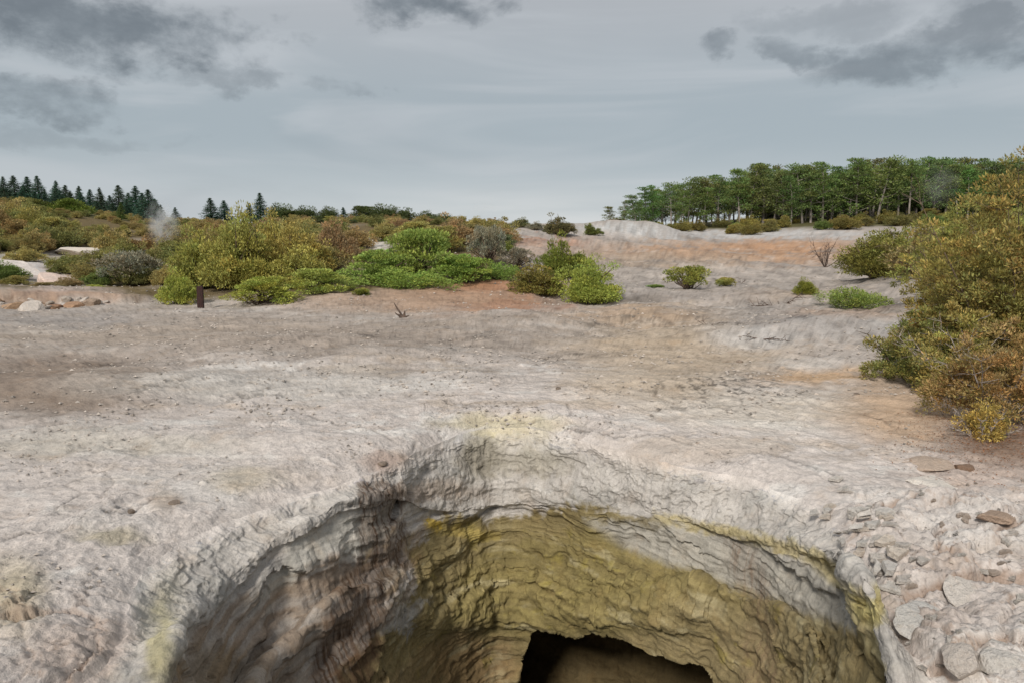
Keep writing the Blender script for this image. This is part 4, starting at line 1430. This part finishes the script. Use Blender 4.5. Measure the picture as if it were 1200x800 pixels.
# ------------------------------------------------------------------ the big bushes on the right, close by
def near_bush(name, px, top, depth, w, deep, col, label, seed, nclump, per, leaf, col2=None, bark=None, low=.05, sprays=7):
    r = np.random.default_rng(seed)
    p = pt(px, top, depth)
    zg = gz(p[0], depth)
    h = p[2] - zg
    e = bpy.data.objects.new('bush', None)
    COL.objects.link(e)
    e.location = (p[0], depth, zg - .03)
    tag(e, label, 'bush')
    tb = Tubes()
    cs, rs = [], []
    ns = 9
    tips = []
    for i in range(ns):
        a = i * 2 * math.pi / ns + r.uniform(-.3, .3)
        out = r.uniform(.25, .95)
        d = np.array([math.cos(a) * w * .5 * out, math.sin(a) * deep * .5 * out, h * r.uniform(.55, 1.0) * (1 - .35 * out * out)])
        L = np.linalg.norm(d)
        pts, _ = wander(r, (math.cos(a) * .12, math.sin(a) * .12, -.05), d / L + np.array([0, 0, .15]), L, 6, .10)
        w0 = .018 + .010 * h / 3
        tb.tube(pts, np.linspace(w0, .006, 7), 5)
        for q in range(2, 7):
            for b in range(4):
                dd = np.array([math.cos(a), math.sin(a), .4]) + r.normal(size=3) * .9
                dd[2] = abs(dd[2]) * .7
                p2, _ = wander(r, pts[q], dd / np.linalg.norm(dd), r.uniform(.09, .20) * min(w, h), 4, .18, .05)
                tb.tube(p2, [.008, .006, .005, .004, .002], 4)
                tips += [p2[2], p2[3], p2[4]]
    lob = [(0, 0, .36 * w, h * .97)]
    for i in range(11):
        a, q = r.uniform(0, 6.28), r.random() ** .5 * .36
        lob.append((math.cos(a) * q * w, math.sin(a) * q * deep, r.uniform(.13, .24) * w, h * r.uniform(.6, 1.0) * (1 - 1.5 * q)))
    while len(cs) < nclump:
        if r.random() < .33:
            c = np.array(tips[r.integers(len(tips))]) + r.normal(0, .07, 3)
        else:
            dm = lob[0] if r.random() < .26 else lob[r.integers(len(lob))]
            a, ee = r.uniform(0, 6.28), math.asin(r.uniform(0, 1) ** .8)
            q = r.uniform(.7, 1.02)
            c = np.array([dm[0] + math.cos(a) * math.cos(ee) * dm[2] * q, dm[1] + math.sin(a) * math.cos(ee) * dm[2] * q, h * low + (dm[3] - h * low) * math.sin(ee) * q])
        rho = math.hypot(c[0] / (w * .5), c[1] / (deep * .5))
        if rho > 1.08 or c[2] > h * (1.03 - .55 * rho * rho):
            continue
        if c[2] < low * h or c[2] > h:
            continue
        k = r.uniform(.08, .25) * (.6 + .14 * h)
        cs.append(c); rs.append((k * 1.1, k * 1.1, k * .6))
    cs, rs = np.array(cs), np.array(rs)
    V, c = clump_leaves(r, cs, rs, per, leaf, .36, up=.4, outc=np.array([0, 0, h * .2]), tone=(.5, 1.45), shell=.15)
    # sprays that stick out past the crown
    sp = cs[(cs[:, 2] > h * .75)]
    if len(sp):
        for i in range(min(sprays, len(sp))):
            b = sp[r.integers(len(sp))]
            p2, _ = wander(r, b, np.array([b[0] / w, b[1] / deep, 1.2]) + r.normal(size=3) * .3, r.uniform(.14, .26) * min(1.5, h * .3), 5, .12)
            tb.tube(p2, [.006, .005, .004, .003, .002, .001], 4)
            pp = np.array(p2)[r.integers(0, 6, 26)]
            L = leaf * r.uniform(.4, .8, 26)
            V = np.concatenate([V, kites(pp, r.normal(size=(26, 3)) + [0, 0, .5], r.normal(size=(26, 3)) + [0, 0, .6], L, L * .36)])
            c = np.concatenate([c, np.ones((26 * 4, 3))])
    if col2 is not None:
        lp = V.reshape(-1, 4, 3)[:, 0]
        mk = sstep(-.15, .45, fbm(lp[:, 0] / .6 + seed, lp[:, 1] / .6, lp[:, 2] / .6, 3) + r.normal(0, .15, len(lp)))
        ratio = np.array(col2) / np.array(col)
        c = c * np.repeat(1 + mk[:, None] * (ratio - 1), 4, axis=0)
    f = add('foliage', quads_mesh('bush_foliage', V, c), M_LEAF, e)
    f.color = (*[q * LC for q in col], 1)
    add('branches', tb.mesh('bush_branches'), bark or M_BARK, e)
    return e


near_bush('n1', 1204, 170, 17.0, 5.0, 4.4, srgb(112, 106, 58), 'tallest olive bush at the right edge with sprays above its crown', 71, 900, 80, .090, srgb(128, 108, 62))
near_bush('n4', 1150, 250, 19.5, 4.6, 4.0, srgb(114, 108, 58), 'wide ochre olive bush left of the tallest right bush', 72, 470, 80, .086, srgb(126, 110, 62))
near_bush('n3', 1080, 362, 17.6, 2.5, 2.4, srgb(92, 94, 52), 'low dark olive bush overhanging the sandy channel', 73, 230, 85, .070, srgb(112, 98, 58))
near_bush('n2', 1178, 372, 13.6, 2.6, 2.2, srgb(128, 104, 68), 'reddish brown bush low at the right edge', 74, 260, 90, .062, srgb(112, 100, 58), M_PALE)
near_bush('n6', 1128, 352, 16.2, 2.2, 2.2, srgb(120, 104, 62), 'ochre bush with pale bare stems before the wide bush', 76, 210, 85, .066, srgb(108, 106, 56), M_PALE)
near_bush('n7', 1155, 468, 12.6, 1.0, .8, srgb(122, 102, 56), 'small rusty sprig on brown soil below the reddish bush', 77, 60, 70, .05, None, M_PALE)
near_bush('n5', 1150, 226, 26.0, 6.5, 5, srgb(116, 114, 60), 'broad yellow olive bush behind the right bushes', 75, 460, 75, .10, srgb(112, 114, 60), sprays=0)


# ------------------------------------------------------------------ dead wood, post, stones
def dead_plant(name, px, py, depth, h, spread, label, seed, cat, mat, stems=8, thick=.03, sub=4, flat=0.0):
    r = np.random.default_rng(seed)
    p = pt(px, py, depth)
    e = bpy.data.objects.new(name, None)
    COL.objects.link(e)
    e.location = (p[0], depth, gz(p[0], depth) - .02)
    tag(e, label, cat)
    for i in range(stems):
        tb = Tubes()
        a = i * 2 * math.pi / stems + r.uniform(-.4, .4)
        d = np.array([math.cos(a) * spread, math.sin(a) * spread, r.uniform(.6, 1.1) * (1 - flat) + .1])
        L = h * r.uniform(.7, 1.1)
        pts, _ = wander(r, (math.cos(a) * .05, math.sin(a) * .05, 0), d / np.linalg.norm(d), L, 6, .14, .04 * (1 - flat))
        tb.tube(pts, np.linspace(thick, thick * .25, 7), 5)
        for q in range(2, 6):
            for b in range(sub // 2):
                dd = d / np.linalg.norm(d) + r.normal(size=3) * .7
                p2, _ = wander(r, pts[q], dd / np.linalg.norm(dd), L * r.uniform(.25, .45), 4, .2)
                tb.tube(p2, np.linspace(thick * .4, thick * .12, 5), 4)
        add('stem', tb.mesh('dead_stem'), mat, e)
    return e


dead_plant('dead_shrub', 967, 312, 62, 2.6, .6, 'leafless grey shrub on the orange slope', 1, 'dead shrub', M_DEAD, 11, .035, 5)
dead_plant('fallen_branch', 912, 352, 36, 1.5, 1.4, 'fallen dark dead branch left of the low green mat', 2, 'branch', M_DEAD, 7, .035, 5, .85)
dead_plant('driftwood', 893, 408, 23, .75, 1.2, 'short dead branch lying on the grey crust right of centre', 3, 'branch', M_DEAD, 4, .018, 4, .8)
dead_plant('dead_twig', 828, 398, 25, .7, 1.2, 'thin brown twig lying left of the short dead branch', 4, 'twig', M_DEAD, 4, .010, 4, .8)
dead_plant('twig_pile', 868, 330, 48, .5, .8, 'low grey twigs beside the pale olive tuft', 6, 'twigs', M_DEAD, 6, .012, 4, .5)


def stump():
    p = on_plane(471, 378)
    e = bpy.data.objects.new('dead_stump', None)
    COL.objects.link(e)
    e.location = (p[0], p[1], gz(p[0], p[1]) - .02)
    tag(e, 'dark dead stump with one leaning stick on the bare sinter', 'stump')
    r = np.random.default_rng(8)
    tb = Tubes()
    tb.tube([(0, 0, 0), (-.04, 0, .18), (-.2, .02, .42), (-.30, 0, .62)], [.06, .045, .03, .012], 6)
    add('stick', tb.mesh('stick'), M_DEAD, e)
    tb = Tubes()
    for a in (0.3, 1.5, 2.8, 4.0, 5.4):
        pts, _ = wander(r, (0, 0, .06), (math.cos(a), math.sin(a), .35), .34, 4, .22)
        tb.tube(pts, [.07, .055, .04, .025, .012], 6)
    tb.tube([(.06, 0, 0), (.10, 0, .14), (.13, 0, .30)], [.07, .055, .02], 6)
    add('roots', tb.mesh('roots'), M_DEAD, e)


stump()


def post():
    import bmesh
    p = on_plane(235.5, 363)
    bm = bmesh.new()
    bmesh.ops.create_cube(bm, size=1)
    for v in bm.verts:
        v.co.x *= .27; v.co.y *= .22; v.co.z = (v.co.z + .5) * 1.08 - .08
    for v in bm.verts:
        if v.co.z > .5:
            v.co.z += .02 * (v.co.x > 0); v.co.x *= .97
    bmesh.ops.bevel(bm, geom=bm.edges[:], offset=.016, segments=2, affect='EDGES')
    me = bpy.data.meshes.new('post')
    bm.to_mesh(me); bm.free()
    o = add('post', me, M_POST)
    o.location = (p[0], p[1], gz(p[0], p[1]))
    o.rotation_euler = (.01, .015, .2)
    tag(o, 'short dark brown wooden post at the edge of the bushes', 'post')


post()


def rock_mesh(seed, flat):
    import bmesh
    r = np.random.default_rng(seed)
    bm = bmesh.new()
    bmesh.ops.create_icosphere(bm, subdivisions=3, radius=1)
    V = np.array([v.co[:] for v in bm.verts])
    for _ in range(9):
        n = unit(r, 1)[0]
        d = r.uniform(.45, .8)
        s = V @ n
        V = V - np.clip(s - d, 0, None)[:, None] * n
    V = V * (1 + .05 * fbm(V[:, 0] * 5 + seed, V[:, 1] * 5, V[:, 2] * 5, 3)[:, None])
    V = V * (1 + .07 * perlin(V[:, 0] * 2.5 + seed, V[:, 1] * 2.5, V[:, 2] * 2.5)[:, None])
    V[:, 2] *= flat
    for v, c in zip(bm.verts, V):
        v.co = c
    me = bpy.data.meshes.new('rock')
    bm.to_mesh(me); bm.free()
    me.materials.append(M_ROCK)
    return me


def slab_mesh(seed):
    r = np.random.default_rng(seed)
    n = int(r.integers(5, 8))
    a = np.sort(r.uniform(0, 6.28, n) * .35 + np.arange(n) * 6.28 / n * .65)
    rad = r.uniform(.65, 1.1, n)
    x, y = np.cos(a) * rad, np.sin(a) * rad * r.uniform(.5, .8)
    th = r.uniform(.10, .20)
    top = np.stack([x * .93, y * .93, th + r.normal(0, .03, n)], 1)
    bot = np.stack([x, y, -th + 0 * x], 1)
    V = np.concatenate([top, bot, [[0, 0, th * 1.15], [0, 0, -th]]])
    Fs = []
    for i in range(n):
        j = (i + 1) % n
        Fs += [(i, j, 2 * n), (n + j, n + i, 2 * n + 1), (n + i, n + j, j), (n + i, j, i)]
    me = mesh_np('flake', V, np.array(Fs), None, smooth=False)
    me.materials.append(M_ROCK)
    return me


SLABS = [slab_mesh(i) for i in range(7)]
ROCKS = [rock_mesh(i, f) for i, f in enumerate((.30, .35, .42, .5, .6, .75, .28, .4))]


def ground_hit(px, py):
    u, v = (px - 600) / F, (400 - py) / F
    s = np.geomspace(4, 160, 4000)
    X, Y, Z = u * s, s * (CP + v * SP), CH + s * (v * CP - SP)
    below = np.nonzero(Z < ground_z(X, Y))[0]
    i = below[0] if len(below) else -1
    return X[i], Y[i]


def rock(px, py, wpx, flat_i, col, label, group=None, tilt=(0, 0), turn=None, name='rock', lift=.05, stretch=1.0):
    x, y = ground_hit(px, py)
    s = wpx / F * y / 2
    o = add(name, SLABS[-1 - flat_i] if flat_i < 0 else ROCKS[flat_i])
    o.scale = (s * stretch, s, s)
    o.rotation_euler = (tilt[0], tilt[1], rng.uniform(0, 6.28) if turn is None else turn)
    o.location = (x, y, gz(x, y) + s * lift * .4)
    o.color = (*srgb(*col, KA), 1)
    tag(o, label, 'rock', group)
    return o


PALE = (214, 206, 196)
# broken slabs right of the crater
rock(1093, 566, 82, 0, (206, 198, 188), 'broad flat pale slab on the right rim below the brown soil', turn=.2, tilt=(-.05, .05), lift=-.15)
rock(1085, 543, 60, 6, (176, 158, 142), 'thin brownish ledge stone above the broad pale slab', turn=.1)
rock(1128, 548, 26, 3, (140, 116, 98), 'small brown stone at right end of the brownish ledge')
rock(1140, 694, 70, 6, (196, 188, 179), 'long tilted blade of pale rock on the right slope', tilt=(.35, .3), turn=-.5, lift=-.4)
rock(1178, 756, 90, 3, (192, 186, 178), 'large rounded pale block in the bottom right corner', turn=.8, lift=-.9)
rock(1082, 722, 84, 6, (186, 182, 176), 'big bluish grey slab beside the crater edge at right', turn=.9, tilt=(.2, -.15), lift=-.5)
rock(1130, 772, 66, 5, (190, 180, 170), 'grey brown block between the bluish slab and the corner block', tilt=(.3, .1), lift=-.6)
rock(1163, 606, 46, 1, (168, 146, 128), 'brownish stained stone at right among the rubble', turn=.4, lift=0)
rr = random.Random(5)
for i in range(44):
    t = rr.random()
    px, py = 972 + 80 * t + rr.gauss(0, 16), 588 + 90 * t + rr.gauss(0, 20)
    rock(px, py, rr.uniform(12, 34) * (.7 + .5 * t), -1 - rr.randrange(7), rr.choice([PALE, (206, 200, 192), (198, 190, 181), (208, 196, 182)]),
         '%s pale flake at the %s end of the heap on the right crater rim' % ('large' if t > .5 else 'small', 'upper' if t < .4 else 'lower'), 'flakes on the right crater rim', tilt=(rr.uniform(.05, .45), rr.uniform(-.3, .15)), turn=rr.gauss(-.5, .5), lift=.7, name='flake')
for i in range(40):
    px, py = rr.uniform(1060, 1210), rr.uniform(560, 795)
    rock(px, py, rr.uniform(6, 24), -1 - rr.randrange(7), rr.choice([PALE, (200, 190, 180), (190, 174, 160), (204, 196, 186)]),
         'small pale flake half sunk in the broken right slope', 'flakes on the right slope', tilt=(rr.uniform(0, .4), rr.uniform(-.3, .1)), turn=rr.gauss(-.5, .7), lift=.35, name='flake')


for px, py, w, lab in ((152, 600, 12, 'small brown stone alone on the crust above the left rim'), (205, 590, 16, 'dark crumbled lump on the crust left of the crater'),
                       (447, 543, 14, 'brown stone beside the stained notch in the rim'), (498, 436, 9, 'small stone alone in the middle of the flat'), (868, 424, 10, 'small stone right of the lichen patch'),
                       (1003, 462, 9, 'small stone in the sandy channel by the bushes'), (655, 455, 8, 'tiny dark stone on the flat behind the rim')):
    rock(px, py, w, 4, (158, 142, 128), lab, name='stone', lift=.1)
# boulders of the broken ledge at the left
lr = random.Random(12)
rock(16, 322, 86, 3, (214, 204, 196), 'large pale outcrop block at the left edge between the bushes', name='outcrop', turn=.3, lift=0, tilt=(.1, .15))
rock(62, 332, 44, 4, (206, 186, 174), 'pinkish outcrop block right of the large pale one', name='outcrop', turn=1.2, lift=0, tilt=(.3, .2))
rock(86, 299, 60, 0, (210, 200, 188), 'thin pale ledge of rock high among the left bushes', name='outcrop', turn=.1, lift=.3)
for px, py, w, c, lab in ((14, 361, 30, (158, 132, 108), 'ochre boulder at far left end of the broken ledge'),
                          (40, 363, 30, (188, 178, 168), 'pale boulder second from left in the broken ledge'),
                          (63, 361, 18, (148, 116, 94), 'rust stained boulder in the middle of the ledge'),
                          (84, 360, 24, (156, 126, 102), 'orange brown boulder right of the ledge middle'),
                          (108, 358, 20, (150, 132, 116), 'brown boulder at right end of the ledge')):
    rock(px, py, w, lr.choice((3, 4, 5)), c, lab, name='boulder', lift=.1, stretch=1.2, tilt=(lr.uniform(-.3, .3), lr.uniform(-.3, .3)))
for i in range(34):
    px = lr.uniform(-20, 128)
    rock(px, lr.uniform(352, 365) - px * .02, lr.uniform(5, 15), lr.choice((2, 3, 4, 5, 7)), lr.choice([(186, 176, 166), (164, 146, 130), (150, 124, 102), (170, 158, 146)]),
         'small broken stone lying along the ochre ledge at left', 'stones along the left ledge', name='stone', lift=.1, tilt=(lr.uniform(-.6, .6), lr.uniform(-.6, .6)))


# tiny chips nobody could count
def chips():
    r = np.random.default_rng(3)
    n = 3600
    Vs, Fs = [], []
    ang = r.uniform(math.radians(-38), math.radians(38), n * 3)
    dist = 5.4 + 26 * r.random(n * 3) ** 1.5
    x, y = dist * np.sin(ang), dist * np.cos(ang)
    s = np.hypot(x - CX, y - CY) - rim_r(np.arctan2(y - CY, x - CX))
    keep = (s > .15) & (perlin(x / 1.4, y / 1.4, x * 0) + r.normal(0, .16, len(x)) > .22)
    x, y = x[keep][:n], y[keep][:n]
    ang = r.uniform(math.radians(-37), math.radians(30), 30000)
    dist = 12 + 50 * r.random(30000) ** 1.3
    x2, y2 = dist * np.sin(ang), dist * np.cos(ang)
    k2 = (perlin(x2 / 2.2, y2 / 2.2, x2 * 0 + 4) + .6 * perlin(x2 / .6, y2 / .6, x2 * 0 + 9) + r.normal(0, .12, 30000) > .22)
    x2, y2 = x2[k2][:7000], y2[k2][:7000]
    x, y = np.concatenate([x, x2]), np.concatenate([y, y2])
    z = ground_z(x, y)
    n = len(x)
    size = np.where(y < 14, .007 + .026 * r.random(n) ** 3, .009 + .042 * r.random(n) ** 2.8) * (1 + .025 * y)
    base = np.array([[1, 0, 0], [-.4, .9, 0], [-.6, -.7, 0], [.1, .1, .55]])
    a = r.uniform(0, 6.28, n)
    rot = np.stack([np.cos(a), -np.sin(a), np.sin(a), np.cos(a)], -1).reshape(n, 2, 2)
    b2 = np.einsum('nij,kj->nki', rot, base[:, :2]) * size[:, None, None]
    bz = base[None, :, 2] * size[:, None] + .006
    V = np.stack([b2[..., 0] + x[:, None], b2[..., 1] + y[:, None], bz + z[:, None] + .01], -1).reshape(-1, 3)
    i = np.arange(n)[:, None, None] * 4
    Fq = (i + np.array([[0, 1, 3], [1, 2, 3], [2, 0, 3]])[None]).reshape(-1, 3)
    t = np.where(r.random(n) < .35, r.uniform(.42, .75, n), r.uniform(.8, 1.18, n))
    c = np.array(srgb(178, 168, 158, KA))[None] * t[:, None]
    c = np.repeat(c, 4, axis=0)
    o = add('gravel', mesh_np('gravel', V, Fq, c, smooth=False), M_GROUND)
    tag(o, 'loose sinter chips strewn over the pale flat', kind='stuff')


chips()


def litter():
    r = np.random.default_rng(6)
    n = 5000
    px, py = r.normal(1150, 50, n), r.normal(505, 22, n)
    x, y = np.zeros(n), np.zeros(n)
    q = [on_plane(a, b, .05) for a, b in zip(px, py)]
    x, y = np.array([t[0] for t in q]), np.array([t[1] for t in q])
    z = ground_z(x, y) + .02 + r.uniform(0, .03, n)
    L = r.uniform(.015, .045, n)
    V = kites(np.stack([x, y, z], 1), r.normal(size=(n, 3)) * [1, 1, .25], np.array([0, 0, 1.0]) + r.normal(size=(n, 3)) * .4, L, L * .4)
    c = np.repeat(np.array(srgb(120, 84, 58))[None] * r.uniform(.7, 1.7, (n, 1)), 4, axis=0)
    o = add('leaf_litter', quads_mesh('leaf_litter', V, c), M_GROUND)
    tag(o, 'brown dead leaves and twigs on the soil under the right bushes', kind='stuff')


litter()


# ------------------------------------------------------------------ steam
def steam(px, py, depth, w, h, dens, label, seed):
    import bmesh
    bm = bmesh.new()
    bmesh.ops.create_icosphere(bm, subdivisions=3, radius=1)
    me = bpy.data.meshes.new('steam_plume')
    bm.to_mesh(me); bm.free()
    m, k = mat_new('steam_%d' % seed)
    out = k.new('ShaderNodeOutputMaterial')
    pv = k.new('ShaderNodeVolumePrincipled')
    pv.inputs['Color'].default_value = (.95, .96, .97, 1)
    tc = k.new('ShaderNodeTexCoord').outputs['Object']
    ln = k.new('ShaderNodeVectorMath', operation='LENGTH')
    k.l.new(tc, ln.inputs[0])
    n = k.noise(tc, 2.2, 5, .6, .4)
    d = k.math('MULTIPLY', k.ramp(ln.outputs['Value'], 1.0, .15), k.ramp(n, .40, .68))
    k.l.new(k.math('MULTIPLY', d, dens), pv.inputs['Density'])
    k.l.new(pv.outputs[0], out.inputs['Volume'])
    o = add('steam_plume', me, m)
    p = pt(px, py, depth)
    o.location = p
    o.scale = (w / F * depth / 2, 1.6, h / F * depth / 2)
    tag(o, label, 'steam', kind='stuff')


steam(190, 262, 70, 48, 62, 1.3, 'thin white steam rising left of the tall olive bush', 1)
steam(1102, 216, 100, 56, 60, .16, 'faint steam drifting before the right end of the pine wood', 2)
steam(566, 244, 90, 40, 30, .10, 'faint wisp of steam over the middle skyline', 3)
